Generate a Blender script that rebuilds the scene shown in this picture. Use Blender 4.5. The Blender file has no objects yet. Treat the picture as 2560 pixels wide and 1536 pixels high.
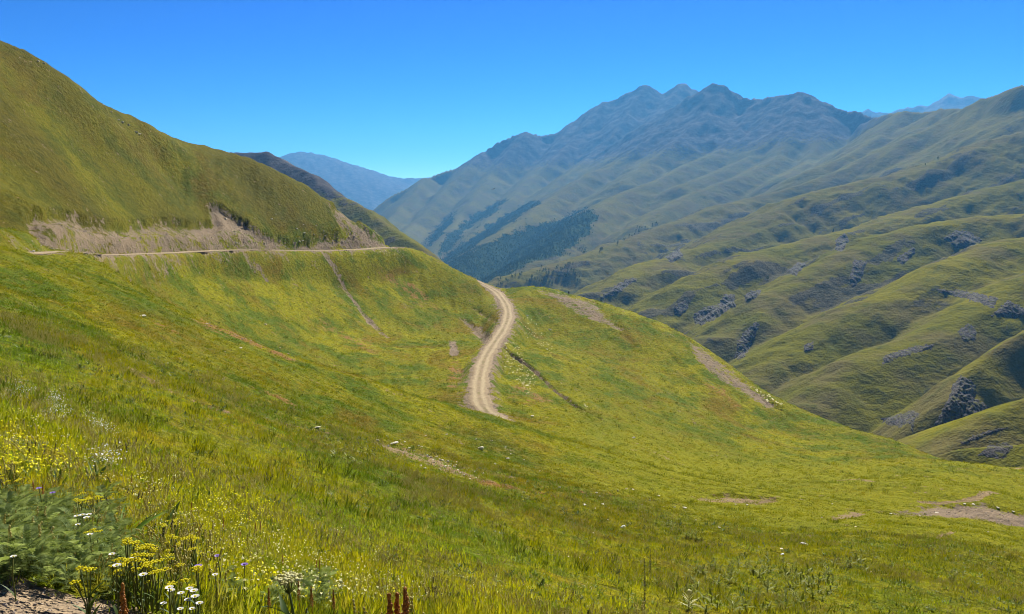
import bpy, bmesh, math, random
import numpy as np
from mathutils import Vector, Matrix

# ------------------------------------------------------------------ camera, sky, sun, exposure
SC = bpy.context.scene
COL = SC.collection
F = 1280.0 / math.tan(math.radians(31.0))      # focal length in source pixels
HOR = 538.0                                     # horizon row
PITCH = math.atan((768.0 - HOR) / F)
cam_d = bpy.data.cameras.new("camera")
cam_d.sensor_width = 36.0
cam_d.lens = 18.0 / math.tan(math.radians(31.0))
cam_d.clip_start = 0.1
cam_d.clip_end = 60000.0
cam = bpy.data.objects.new("camera", cam_d)
cam.location = (0, 0, 0)
cam.rotation_euler = (math.pi / 2 - PITCH, 0, 0)
COL.objects.link(cam)
SC.camera = cam

SUN_EL = math.radians(42.0)
SUN_AZ = math.radians(17.0)                     # to the right of the view direction (+Y)
world = bpy.data.worlds.new("World")
SC.world = world
world.use_nodes = True
wn = world.node_tree.nodes
wl = world.node_tree.links
for n in list(wn):
    wn.remove(n)
sky = wn.new("ShaderNodeTexSky")
sky.sky_type = 'NISHITA'
sky.sun_disc = False
sky.sun_elevation = SUN_EL
sky.sun_rotation = SUN_AZ
sky.altitude = 2600.0
sky.air_density = 1.0
sky.dust_density = 0.0
sky.ozone_density = 2.0
hsv = wn.new("ShaderNodeHueSaturation")
hsv.inputs["Hue"].default_value = 0.503
hsv.inputs["Saturation"].default_value = 1.52
hsv.inputs["Value"].default_value = 1.0
bg = wn.new("ShaderNodeBackground")
bg.inputs["Strength"].default_value = 0.064
wo = wn.new("ShaderNodeOutputWorld")
wl.new(sky.outputs[0], hsv.inputs["Color"])
pre = wn.new("ShaderNodeVectorMath"); pre.operation = 'SCALE'; pre.inputs["Scale"].default_value = 0.12
gam = wn.new("ShaderNodeGamma"); gam.inputs["Gamma"].default_value = 1.7
post = wn.new("ShaderNodeVectorMath"); post.operation = 'SCALE'; post.inputs["Scale"].default_value = 1 / 0.12
wl.new(hsv.outputs[0], pre.inputs[0])
wl.new(pre.outputs[0], gam.inputs[0])
wl.new(gam.outputs[0], post.inputs[0])
wl.new(post.outputs[0], bg.inputs["Color"])
wl.new(bg.outputs[0], wo.inputs["Surface"])

sun_d = bpy.data.lights.new("sun", 'SUN')
sun_d.energy = 5.0
sun_d.angle = math.radians(0.53)
sun_d.color = (1.0, 0.955, 0.87)
sun = bpy.data.objects.new("sun", sun_d)
sdir = Vector((math.sin(SUN_AZ) * math.cos(SUN_EL), math.cos(SUN_AZ) * math.cos(SUN_EL), math.sin(SUN_EL)))
sun.rotation_euler = sdir.to_track_quat('Z', 'Y').to_euler()
COL.objects.link(sun)

vs = SC.view_settings
vs.view_transform = 'Standard'
vs.look = 'None'
vs.exposure = 1.1
vs.gamma = 1.0
vs.use_curve_mapping = False
SC.cycles.use_denoising = True
SC.cycles.filter_width = 0.95
SC.cycles.max_bounces = 5
SC.cycles.diffuse_bounces = 2
SC.cycles.glossy_bounces = 1
SC.cycles.transmission_bounces = 3
SC.cycles.transparent_max_bounces = 6
SC.cycles.volume_bounces = 0
SC.cycles.use_adaptive_sampling = True
SC.cycles.adaptive_threshold = 0.02

# ------------------------------------------------------------------ numeric helpers
rng = np.random.default_rng(7)
random.seed(7)
Q = 2560.0 / 2474.0
CP, SP = math.cos(PITCH), math.sin(PITCH)


def ray(px, py):
    px = np.asarray(px, float); py = np.asarray(py, float)
    cx = (px - 1280.0) / F
    cy = (768.0 - py) / F
    return cx, cy * SP + CP, cy * CP - SP


def P(px, py, d):
    """the place at horizontal distance d along the sight line of a source pixel"""
    x, y, z = ray(px, py)
    h = np.hypot(x, y)
    return np.array([x / h * d, y / h * d, z / h * d])


def proj(X, Y, Z):
    yc = Y * CP - Z * SP
    zc = Y * SP + Z * CP
    yc = np.where(yc < 0.01, 0.01, yc)
    return 1280.0 + F * X / yc, 768.0 - F * zc / yc


def _hash(ix, iy, seed):
    h = (ix.astype(np.int64) * 374761393 + iy.astype(np.int64) * 668265263 + seed * 974711) & 0xFFFFFFFF
    h = ((h ^ (h >> 13)) * 1274126177) & 0xFFFFFFFF
    return (h ^ (h >> 16)) & 0xFFFFFFFF


def noise(x, y, seed=0):
    x = np.asarray(x, float); y = np.asarray(y, float)
    ix = np.floor(x); iy = np.floor(y)
    fx = x - ix; fy = y - iy
    ux = fx * fx * fx * (fx * (fx * 6 - 15) + 10)
    uy = fy * fy * fy * (fy * (fy * 6 - 15) + 10)
    out = []
    for dx in (0, 1):
        for dy in (0, 1):
            a = _hash(ix + dx, iy + dy, seed).astype(float) / 4294967296.0 * 2 * math.pi
            out.append(np.cos(a) * (fx - dx) + np.sin(a) * (fy - dy))
    n00, n01, n10, n11 = out
    return ((n00 * (1 - ux) + n10 * ux) * (1 - uy) + (n01 * (1 - ux) + n11 * ux) * uy) * 1.5


def fbm(x, y, octs=4, seed=0, gain=0.5, ridge=False):
    s = 0.0; a = 1.0; t = 0.0
    for o in range(octs):
        n = noise(x * 2 ** o + 17.3 * o, y * 2 ** o - 9.1 * o, seed + o)
        if ridge:
            n = 1.0 - 2.0 * np.abs(n)
        s = s + a * n; t += a; a *= gain
    return s / t


def smooth(t):
    t = np.clip(t, 0, 1)
    return t * t * (3 - 2 * t)


def in_poly(px, py, poly):
    res = np.zeros(px.shape, bool)
    n = len(poly)
    for i in range(n):
        x1, y1 = poly[i]; x2, y2 = poly[(i + 1) % n]
        c = ((y1 > py) != (y2 > py)) & (px < (x2 - x1) * (py - y1) / ((y2 - y1) or 1e-9) + x1)
        res ^= c
    return res


def poly_sd(px, py, poly):
    """signed pixel distance, positive inside"""
    d = np.full(px.shape, 1e9)
    n = len(poly)
    for i in range(n):
        x1, y1 = poly[i]; x2, y2 = poly[(i + 1) % n]
        vx, vy = x2 - x1, y2 - y1
        t = np.clip(((px - x1) * vx + (py - y1) * vy) / (vx * vx + vy * vy + 1e-9), 0, 1)
        d = np.minimum(d, np.hypot(px - x1 - t * vx, py - y1 - t * vy))
    return np.where(in_poly(px, py, poly), d, -d)


def line_dist(X, Y, pts):
    """distance to a world polyline, and interpolated z and arc length of the nearest place"""
    best = np.full(X.shape, 1e9); zz = np.zeros(X.shape); ss = np.zeros(X.shape)
    s0 = 0.0
    for a, b in zip(pts[:-1], pts[1:]):
        vx, vy = b[0] - a[0], b[1] - a[1]
        L2 = vx * vx + vy * vy + 1e-9
        t = np.clip(((X - a[0]) * vx + (Y - a[1]) * vy) / L2, 0, 1)
        d = np.hypot(X - a[0] - t * vx, Y - a[1] - t * vy)
        m = d < best
        best = np.where(m, d, best)
        zz = np.where(m, a[2] + t * (b[2] - a[2]), zz)
        ss = np.where(m, s0 + t * math.sqrt(L2), ss)
        s0 += math.sqrt(L2)
    return best, zz, ss


def catmull(pts, n=8):
    pts = [np.asarray(p, float) for p in pts]
    pts = [2 * pts[0] - pts[1]] + pts + [2 * pts[-1] - pts[-2]]
    out = []
    for i in range(1, len(pts) - 2):
        p0, p1, p2, p3 = pts[i - 1:i + 3]
        for k in range(n):
            t = k / n
            out.append(0.5 * ((2 * p1) + (-p0 + p2) * t + (2 * p0 - 5 * p1 + 4 * p2 - p3) * t * t + (-p0 + 3 * p1 - 3 * p2 + p3) * t ** 3))
    out.append(pts[-2])
    return out


# ------------------------------------------------------------------ near terrain: control points
CTRL = []          # world x, y, z


def V(qx, qy, d):                       # a visible place (first-look pixel scale) at distance d
    CTRL.append(P(qx * Q, qy * Q, d))


def H(qx, d, z):                        # a hidden place
    p = P(qx * Q, 538, d); CTRL.append(np.array([p[0], p[1], z]))


def W(x, y, z):
    CTRL.append(np.array([x, y, z], float))


# shoulder and slope in front of the camera
for q in [(100, 1450, 4.6), (0, 1350, 5.2), (0, 1200, 7.5), (0, 1000, 17), (0, 800, 46), (0, 690, 85), (390, 1480, 4.5), (400, 1400, 5.6),
          (400, 1200, 11.5), (400, 1000, 33), (400, 850, 76), (800, 1480, 8), (800, 1350, 12.5), (800, 1200, 26), (800, 1080, 50),
          (800, 1000, 78), (1240, 1480, 14), (1240, 1350, 22), (1240, 1250, 36), (1240, 1150, 64), (1160, 1085, 94), (1600, 1480, 20),
          (1600, 1400, 29), (1600, 1300, 50), (1600, 1200, 88), (1600, 1135, 132), (2000, 1480, 30), (2000, 1380, 46), (2000, 1300, 74),
          (2000, 1220, 118), (2000, 1145, 176), (2470, 1480, 42), (2470, 1380, 63), (2470, 1300, 92), (2470, 1215, 150), (2474, 1136, 232), (2560, 1126, 236),
          # brow of the near slope
          (100, 622, 120), (250, 640, 130), (310, 685, 130), (400, 745, 130), (550, 812, 128), (700, 876, 128), (830, 922, 128), (960, 962, 128),
          (1100, 988, 129), (1170, 1003, 130), (1220, 1014, 130), (1270, 1030, 130), (1350, 1058, 133), (30, 604, 112), (0, 598, 106),
          # left hill
          (60, 575, 152), (100, 500, 178), (0, 106, 262), (80, 132, 266), (150, 178, 271), (200, 217, 274), (270, 265, 281), (350, 298, 290),
          (450, 356, 301), (540, 388, 309), (620, 410, 318), (700, 437, 328), (760, 465, 336), (800, 487, 342), (0, 300, 218), (0, 450, 187),
          (0, 560, 160), (200, 330, 252), (200, 430, 230), (200, 500, 213), (200, 565, 198), (400, 420, 280), (400, 520, 253), (400, 580, 238),
          (600, 450, 308), (600, 540, 284), (700, 560, 300), (800, 560, 322), (840, 515, 345), (900, 562, 348),
          # bowl below the upper road
          (400, 700, 206), (400, 735, 193), (550, 660, 243), (550, 750, 218), (700, 660, 273), (700, 730, 255), (700, 800, 233), (700, 860, 208),
          (830, 700, 296), (830, 800, 258), (830, 880, 215), (960, 660, 330), (960, 740, 304), (960, 820, 268), (960, 900, 212), (1050, 628, 355), (1100, 655, 362), (1100, 750, 322),
          (1100, 850, 240), (1100, 950, 183), (1150, 680, 368),
          # knoll and spur hill beyond the saddle
          (1250, 700, 377), (1330, 700, 380), (1430, 743, 374), (1500, 765, 366), (1600, 798, 352), (1700, 846, 337), (1800, 915, 322),
          (1900, 984, 306), (2000, 1022, 291), (2200, 1084, 266), (2400, 1146, 241), (1300, 760, 325), (1300, 850, 256), (1300, 950, 202),
          (1320, 1020, 168), (1500, 850, 292), (1500, 950, 228), (1500, 1040, 180), (1700, 950, 268), (1700, 1050, 208), (1700, 1135, 162),
          (1900, 1050, 252), (1900, 1120, 196), (2200, 1115, 214), (2200, 1150, 186), (2400, 1155, 200)]:
    V(*q)
for h in [(100, 300, 15), (0, 340, 40), (300, 360, 10), (600, 385, -20), (800, 395, -32), (400, 430, -35), (700, 460, -70), (960, 400, -32), (960, 450, -62),
          (400, 158, -27), (310, 156, -19), (250, 155, -11.5), (550, 160, -33.5), (700, 160, -38), (830, 160, -40), (960, 158, -40), (1100, 152, -38.5), (400, 180, -26), (550, 185, -33), (700, 185, -37.5), (830, 185, -39), (960, 185, -39.5),
          (1220, 170, -39.5), (1220, 150, -38.6), (1300, 150, -39.5), (1350, 150, -40.0), (1250, 430, -62), (1250, 510, -105), (1100, 420, -52), (1100, 500, -95), (1500, 420, -74), (1500, 510, -125), (1700, 390, -85), (1800, 370, -90),
          (1800, 470, -138), (2000, 335, -95), (2000, 450, -142), (2200, 308, -93), (2200, 430, -145), (2400, 285, -90), (2400, 400, -140), (100, 520, -60), (-300, 520, 20),
          (-400, 15, -2), (-400, 60, -3.0), (-400, 150, 2), (-400, 250, 62), (-400, 360, 95), (2900, 22, -10.5), (2900, 60, -27), (2900, 150, -54),
          (2900, 260, -86), (2900, 400, -150), (3300, 500, -190), (1250, 570, -150), (1500, 580, -175), (1800, 570, -195), (2000, 560, -200), (2200, 550, -205), (2400, 540, -205), (2900, 560, -215), (960, 560, -130), (700, 570, -120), (400, 570, -110), (100, 570, -90), (1240, 6, -3.0), (2000, 12, -6.2), (2470, 18, -9.3)]:
    H(*h)
for w in [(20, 0, -10), (60, 0, -30), (150, 0, -72), (400, 0, -160), (-20, 0, -1.7), (-60, 0, 6), (-150, 0, 55), (-350, 0, 120), (0, -20, -2), (0, -60, 2),
          (0, -150, 30), (0, -400, 90), (40, -40, -16), (120, -120, -40), (-100, -100, 40), (300, -300, -60), (-300, -300, 120), (1.5, 0, -2.0),
          (-1.5, 0, -1.85), (0, 1.5, -1.95), (0, -1.5, -1.95), (2.2, 3.0, -2.4), (6, 3, -4.0), (6, -3, -3.6), (-4, 2.5, -1.85), (-5, -4, -1.8), (3, -3, -2.4)]:
    W(*w)
CTRL = np.array(CTRL)


def emb(X, Y):
    r = np.hypot(X, Y) + 1e-6
    return np.stack([X / r, Y / r, np.log(r)], -1), r


def tps(r2):
    return 0.5 * r2 * np.log(r2 + 1e-12)


CE, CR = emb(CTRL[:, 0], CTRL[:, 1])
n_c = len(CTRL)
A = np.zeros((n_c + 4, n_c + 4))
A[:n_c, :n_c] = tps(((CE[:, None] - CE[None]) ** 2).sum(-1)) + np.eye(n_c) * 2e-4
A[:n_c, n_c] = 1; A[:n_c, n_c + 1:] = CE
A[n_c, :n_c] = 1; A[n_c + 1:, :n_c] = CE.T
SOL = np.linalg.solve(A, np.concatenate([CTRL[:, 2] / CR, np.zeros(4)]))


def z_base(X, Y):
    E, R = emb(X, Y)
    out = np.empty(len(X))
    for i in range(0, len(X), 40000):
        e = E[i:i + 40000]
        d2 = np.maximum((e ** 2).sum(-1)[:, None] + (CE ** 2).sum(-1)[None] - 2 * e @ CE.T, 0)
        out[i:i + 40000] = tps(d2) @ SOL[:n_c] + SOL[n_c] + e @ SOL[n_c + 1:]
    return out * R


# the dirt road: from the shoulder behind the camera, round the left hill, hairpin behind the spur, saddle, bowl
def RP(qx, qy, d):
    return P(qx * Q, qy * Q, d)


def RH(qx, d, z):
    p = P(qx * Q, 538, d); return np.array([p[0], p[1], z])


ROAD_CTRL = [np.array([-6, -30, -1.9]), np.array([-5.5, -9, -1.9]), np.array([-8.5, 0.5, -1.9]), np.array([-19, 11, -2.0]), np.array([-42, 40, -3.0]), np.array([-60, 80, -4.6]),
             RP(75, 613, 128), RP(150, 611, 143), RP(240, 617, 182), RP(400, 612, 226), RP(560, 605, 255), RP(700, 606, 286), RP(830, 605, 314),
             RP(960, 598, 346), RH(985, 362, -15.5), RH(1010, 378, -18), RH(1060, 388, -22.5), RH(1120, 388, -27.5), RP(1190, 700, 373), RP(1212, 720, 345), RP(1226, 745, 317),
             RP(1227, 770, 292), RP(1214, 800, 266), RP(1192, 833, 243), RP(1173, 865, 224), RP(1162, 900, 205), RP(1157, 935, 188), RP(1160, 968, 175),
             RP(1180, 1000, 166), RP(1208, 1016, 160), RH(1222, 150, -38.9), RH(1225, 143, -38.6)]
ROAD = [p for p in catmull(ROAD_CTRL, 6)]
ROAD = [np.array([p[0], p[1], p[2]]) for p in ROAD]
ROAD_W = 2.25


def q2(poly):
    return [(x * Q, y * Q) for x, y in poly]


# bare ground patches (outlines as seen, each with the range of distances where it lies) : name -> outline, dmin, dmax, strength, step, kind
PATCH = [
    (q2([(56, 530), (75, 502), (150, 502), (200, 517), (300, 537), (400, 524), (470, 533), (508, 531), (503, 489), (522, 487), (562, 512), (640, 562), (700, 580),
         (745, 577), (780, 563), (826, 560), (812, 532), (795, 490), (830, 497), (890, 556), (968, 597), (800, 604), (600, 604), (400, 611), (230, 617), (95, 592)]), 140, 365, 0.58, 2.0, 'scree'),
    (q2([(390, 526), (470, 537), (508, 534), (504, 489), (522, 487), (562, 512), (640, 562), (700, 580), (660, 582), (585, 552), (548, 556), (500, 556), (440, 545)]), 200, 345, 1.0, 0.3, 'scree'),
    (q2([(700, 580), (745, 578), (780, 565), (830, 563), (850, 585), (800, 598), (720, 596)]), 250, 345, 0.75, 0.2, 'scree'),
    (q2([(820, 500), (850, 520), (900, 560), (960, 592), (900, 590), (850, 560)]), 300, 365, 0.8, 0.3, 'scree'),
    (q2([(1285, 697), (1350, 703), (1420, 722), (1447, 735), (1470, 768), (1515, 803), (1470, 790), (1420, 770), (1360, 738), (1310, 712)]), 300, 400, 0.66, 0.5, 'scree'),
    (q2([(1660, 818), (1700, 838), (1760, 888), (1820, 935), (1885, 985), (1850, 985), (1790, 945), (1720, 905), (1680, 865)]), 270, 345, 0.72, 0.6, 'scree'),
    (q2([(1108, 768), (1125, 770), (1160, 790), (1200, 815), (1195, 835), (1165, 832), (1140, 800)]), 180, 330, 0.95, 0.6, 'scree'),
    (q2([(1115, 726), (1140, 740), (1180, 760), (1202, 775), (1195, 782), (1150, 757)]), 200, 345, 0.8, 0.5, 'tan'),
    (q2([(1084, 822), (1100, 820), (1108, 840), (1108, 860), (1088, 862)]), 180, 300, 0.9, 0.3, 'scree'),
    (q2([(1080, 875), (1110, 868), (1128, 900), (1125, 945), (1080, 945)]), 160, 300, 0.45, 0.0, 'ochre'),
    (q2([(870, 1052), (960, 1066), (1010, 1082), (1080, 1112), (1190, 1165), (1120, 1150), (1000, 1108), (920, 1085)]), 40, 120, 0.75, 0.15, 'tan'),
    (q2([(940, 1064), (1000, 1080), (1010, 1092), (960, 1086)]), 40, 120, 0.9, 0.1, 'ochre'),
    (q2([(455, 762), (520, 775), (620, 818), (720, 868), (700, 875), (600, 835), (500, 795)]), 70, 128, 0.62, 0.1, 'ochre'),
    (q2([(575, 990), (680, 1012), (790, 1040), (870, 1062), (780, 1048), (660, 1022)]), 30, 110, 0.7, 0.1, 'tan'),
    (q2([(440, 960), (520, 985), (600, 1000), (520, 1000)]), 20, 100, 0.5, 0.0, 'ochre'),
    (q2([(1660, 1195), (1760, 1194), (1900, 1205), (1870, 1217), (1780, 1212), (1690, 1208)]), 60, 160, 0.9, 0.25, 'tan'),
    (q2([(1380, 1190), (1400, 1182), (1440, 1184), (1470, 1190), (1525, 1190), (1520, 1199), (1440, 1197)]), 50, 120, 0.75, 0.35, 'ochre'),
    (q2([(1985, 1262), (2030, 1240), (2095, 1238), (2060, 1250)]), 60, 160, 0.9, 0.15, 'tan'),
    (q2([(2120, 1236), (2200, 1230), (2260, 1218), (2350, 1215), (2480, 1238), (2580, 1250), (2580, 1285), (2420, 1270), (2330, 1250), (2260, 1246), (2150, 1245)]), 70, 190, 0.85, 0.3, 'scree'),
    (q2([(2248, 1308), (2268, 1284), (2312, 1283), (2280, 1298)]), 50, 150, 0.9, 0.15, 'tan'),
    (q2([(2420, 1133), (2474, 1123), (2580, 1118), (2580, 1136), (2474, 1134)]), 180, 300, 0.9, 0.0, 'tan'),
    (q2([(1225, 925), (1300, 940), (1345, 975), (1280, 985), (1230, 960)]), 150, 240, 0.42, 0.0, 'ochre'),
    (q2([(1690, 890), (1740, 930), (1800, 985), (1830, 1010), (1770, 985), (1710, 940)]), 200, 345, 0.45, 0.0, 'ochre'),
    (q2([(760, 770), (830, 790), (900, 830), (960, 880), (880, 850), (790, 800)]), 200, 300, 0.40, 0.0, 'ochre'),
    (q2([(900, 640), (1000, 680), (1080, 760), (1010, 740), (930, 690)]), 250, 365, 0.40, 0.0, 'ochre'),
    (q2([(340, 760), (420, 790), (460, 830), (380, 800)]), 70, 128, 0.42, 0.0, 'ochre'),
    (q2([(560, 920), (680, 950), (760, 990), (660, 975)]), 50, 120, 0.40, 0.0, 'ochre'),
    (q2([(1250, 1045), (1340, 1075), (1450, 1110), (1360, 1100)]), 90, 150, 0.42, 0.0, 'ochre'),
    (q2([(980, 1200), (1100, 1240), (1200, 1300), (1080, 1280)]), 20, 70, 0.36, 0.0, 'ochre'),
    (q2([(1640, 995), (1670, 1010), (1705, 1032), (1680, 1026)]), 160, 280, 0.7, 0.2, 'scree'),
    (q2([(1935, 1280), (1950, 1278), (1970, 1298), (1955, 1300)]), 60, 130, 0.7, 0.1, 'tan'),
]
# worn lines: outline centre, width m, depth m, kind, strength
LINES_Q = [
    ([(2225, 1213, 0), (2290, 1214, 0), (2350, 1206, 0), (2400, 1190, 0)], 0.5, 0.1, 'tan', 0.75),
    ([(2020, 1162, 0), (2070, 1158, 0), (2110, 1164, 0)], 0.5, 0.1, 'tan', 0.6),
    ([(2170, 1150, 0), (2240, 1152, 0), (2300, 1160, 0)], 0.45, 0.1, 'tan', 0.55),
    ([(250, 862, 0), (330, 900, 0), (420, 950, 0), (520, 985, 0)], 0.5, 0.3, 'tan', 0.7),
    ([(900, 1065, 0), (980, 1085, 0), (1080, 1125, 0), (1200, 1170, 0), (1320, 1195, 0)], 0.6, 0.3, 'ochre', 0.65),
    ([(1218, 838, 0), (1260, 872, 0), (1310, 915, 0), (1350, 950, 0), (1400, 985, 0), (1450, 1012, 0)], 0.7, 1.1, 'scree', 0.55),
    ([(785, 618, 0), (810, 650, 0), (835, 700, 0), (870, 750, 0), (930, 812, 0)], 0.9, 0.4, 'scree', 0.62),
    ([(590, 612, 0), (610, 640, 0), (640, 665, 0)], 0.8, 0.2, 'scree', 0.5),
]

# ------------------------------------------------------------------ near grid
TH = np.concatenate([np.linspace(-180, -40, 50)[:-1], np.linspace(-40, -33.2, 40)[:-1], np.linspace(-33.2, 33.2, 660)[:-1], np.linspace(33.2, 40, 40)[:-1], np.linspace(40, 180, 51)])
TH = np.radians(TH)
RR = np.concatenate([[0.05, 0.6], np.geomspace(1.2, 4, 40)[:-1], np.geomspace(4, 100, 330)[:-1], np.geomspace(100, 400, 400)[:-1], np.geomspace(400, 540, 26)])
NT, NR = len(TH), len(RR)
GT, GR = np.meshgrid(TH, RR, indexing='ij')
NX = (np.sin(GT) * GR).ravel(); NY = (np.cos(GT) * GR).ravel()
NZ = z_base(NX, NY)
rr = np.hypot(NX, NY)
tt = smooth((rr - 1.2) / 1.2); NZ = NZ * tt - 1.95 * (1 - tt)
amp = smooth((rr - 3) / 60)
NZ += amp * (0.55 * fbm(NX / 26, NY / 26, 3, 3) + 0.22 * fbm(NX / 6.5, NY / 6.5, 3, 11))
NZ += smooth((rr - 1.5) / 8) * 0.05 * fbm(NX / 1.3, NY / 1.3, 2, 21)
NZ += smooth((rr - 10) / 25) * smooth((150 - rr) / 40) * 0.42 * np.maximum(fbm(NX / 2.4, NY / 2.4, 2, 23), -0.2) * smooth(0.5 + 1.6 * fbm(NX / 30, NY / 30, 2, 27))
# long folds across the near slope
NZ += smooth((rr - 18) / 30) * smooth((175 - rr) / 40) * (1.3 * fbm((NX - 0.2 * NY) / 75, (NY + 0.38 * NX) / 15, 3, 33, gain=0.45))
BROW = [P(x * Q, y * Q, d_) for x, y, d_ in [(250, 640, 130), (310, 685, 130), (400, 745, 130), (550, 812, 128), (700, 876, 128), (830, 922, 128), (960, 962, 128), (1100, 988, 129), (1220, 1014, 130)]]
bd, _, _ = line_dist(NX, NY, BROW)
bth = np.array([math.atan2(p[0], p[1]) for p in BROW]); brr = np.array([math.hypot(p[0], p[1]) for p in BROW])
behind = rr - np.interp(np.arctan2(NX, NY), bth, brr)
inb = smooth((np.arctan2(NX, NY) - bth[0]) / 0.05 + 0.5) * smooth((bth[-1] - np.arctan2(NX, NY)) / 0.05 + 0.5)
NZ += inb * (0.5 * np.exp(-(bd / 6.0) ** 2) - 3.2 * np.where(behind > 0, np.exp(-((bd - 17) / 10.0) ** 2), 0.0))
# ribs and terracettes on the steeper hill faces
NZ += smooth((rr - 150) / 50) * smooth((400 - rr) / 60) * (0.7 * fbm((NX + 0.2 * NY) / 5.5, (NY - 0.2 * NX) / 30.0, 3, 35, ridge=True))
NZ += smooth((rr - 90) / 90) * smooth((420 - rr) / 80) * (0.9 * fbm((NX + 0.35 * NY) / 17.0, (NY - 0.35 * NX) / 60.0, 3, 31))
rd, rz, rs = line_dist(NX, NY, ROAD)
wb = 1 - smooth((rd - 2.5) / np.interp(rr, [20, 120, 230, 300], [1.2, 3.2, 3.5, 8.0]))
NZ = NZ * (1 - wb) + (rz - 0.06) * wb


def grid_lookup(px, py):
    """first place where the sight lines of source pixels meet the near ground -> X, Y, Z, r"""
    px = np.atleast_1d(np.asarray(px, float)); py = np.atleast_1d(np.asarray(py, float))
    x, y, z = ray(px, py)
    th = np.arctan2(x, y); sl = z / np.hypot(x, y)
    Zg = NZ.reshape(NT, NR)
    ti = np.clip(np.interp(th, TH, np.arange(NT)), 0, NT - 1.001)
    i0 = ti.astype(int); ft = ti - i0
    out = np.zeros((len(px), 4))
    for k in range(len(px)):
        col = Zg[i0[k]] * (1 - ft[k]) + Zg[i0[k] + 1] * ft[k]
        dz = col - sl[k] * RR
        dz[:3] = -1
        w = np.nonzero(dz >= 0)[0]
        if len(w) == 0:
            out[k] = (np.nan,) * 4; continue
        j = w[0]; t = dz[j - 1] / (dz[j - 1] - dz[j])
        r = RR[j - 1] + t * (RR[j] - RR[j - 1])
        out[k] = (math.sin(th[k]) * r, math.cos(th[k]) * r, sl[k] * r, r)
    return out


def ground_z(X, Y):
    X = np.atleast_1d(np.asarray(X, float)); Y = np.atleast_1d(np.asarray(Y, float))
    Zg = NZ.reshape(NT, NR)
    ti = np.clip(np.interp(np.arctan2(X, Y), TH, np.arange(NT)), 0, NT - 1.001)
    ri = np.clip(np.interp(np.hypot(X, Y), RR, np.arange(NR)), 0, NR - 1.001)
    i = ti.astype(int); j = ri.astype(int); a = ti - i; b = ri - j
    return (Zg[i, j] * (1 - a) * (1 - b) + Zg[i + 1, j] * a * (1 - b) + Zg[i, j + 1] * (1 - a) * b + Zg[i + 1, j + 1] * a * b)


bare = np.zeros_like(NZ); tan = np.zeros_like(NZ); ochre = np.zeros_like(NZ)
MASK = {'scree': bare, 'tan': tan, 'ochre': ochre}
PX, PY = proj(NX, NY, NZ)
PX[NY < 1] = -9999
wob = 7.0 * fbm(NX / 6.0, NY / 6.0, 3, 77, gain=0.65)
cut = np.zeros_like(NZ)
for poly, d0, d1, st, step, kind in PATCH:
    xs = [p[0] for p in poly]; ys = [p[1] for p in poly]
    idx = np.nonzero((PX > min(xs) - 12) & (PX < max(xs) + 12) & (PY > min(ys) - 12) & (PY < max(ys) + 12) & (rr > d0) & (rr < d1))[0]
    sd = poly_sd(PX[idx], PY[idx], poly) + wob[idx]
    sf = min(22.0, max(5.0, 0.30 * math.sqrt((max(xs) - min(xs)) * (max(ys) - min(ys)))))
    m = smooth((sd + 0.4 * sf) / sf) * st
    MASK[kind][idx] = np.maximum(MASK[kind][idx], m)
    cut[idx] = np.maximum(cut[idx], smooth((sd + 0.5) / 2.5) * smooth((40 - sd) / 40 + 0.25) * step)
for pts, w, dep, kind, st in LINES_Q:
    h = grid_lookup([p[0] * Q for p in pts], [p[1] * Q for p in pts])
    pts3 = [hh[:3] for hh in h]
    d, _, s = line_dist(NX, NY, catmull(pts3, 5))
    d = d + 0.5 * fbm(NX / 3, NY / 3, 2, 5) * w
    MASK[kind][:] = np.maximum(MASK[kind], st * (1 - smooth((d - w) / (0.9 * w))))
    cut = np.maximum(cut, dep * (1 - smooth((d - 0.3 * w) / w)))
NZ -= cut
# roadside and foreground dirt
verge = (1 - smooth((rd - 2.4 - 1.6 * fbm(NX / 4, NY / 4, 2, 9)) / 1.4))
bare[:] = np.maximum(bare, verge * np.where(rr > 20, 0.85, 1.0))
below = (1 - smooth((rd - 3.6 - 2.2 * fbm(NX / 5, NY / 5, 3, 19)) / 2.5)) * 0.36 * (rr > 60)
bare[:] = np.maximum(bare, below)
dirt_poly = q2([(-300, 1345), (0, 1352), (60, 1402), (180, 1438), (300, 1452), (400, 1490), (460, 1700), (-300, 1700)])
near_i = np.nonzero(rr < 9)[0]
sd = poly_sd(PX[near_i], PY[near_i], dirt_poly) + 2.5 * wob[near_i]
dm = smooth((sd + 6) / 14)
dm = np.where((rr[near_i] < 3.6) | (NY[near_i] < 1), 1.0, dm)
bare[near_i] = np.maximum(bare[near_i] * (rd[near_i] < 2.2), dm)
lush = smooth((rr - 55) / 40) * smooth((215 - rr) / 40) * smooth((np.degrees(np.arctan2(NX, NY)) - 1) / 8) * np.clip(0.75 + 0.6 * fbm(NX / 25, NY / 25, 3, 93), 0, 1)
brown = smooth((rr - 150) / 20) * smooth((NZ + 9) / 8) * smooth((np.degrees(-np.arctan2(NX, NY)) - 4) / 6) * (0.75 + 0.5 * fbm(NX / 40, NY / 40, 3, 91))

# ------------------------------------------------------------------ material helpers
def new_mat(name):
    m = bpy.data.materials.new(name)
    m.use_nodes = True
    nt = m.node_tree
    for n in list(nt.nodes):
        nt.nodes.remove(n)
    out = nt.nodes.new("ShaderNodeOutputMaterial")
    return m, nt, out


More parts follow.
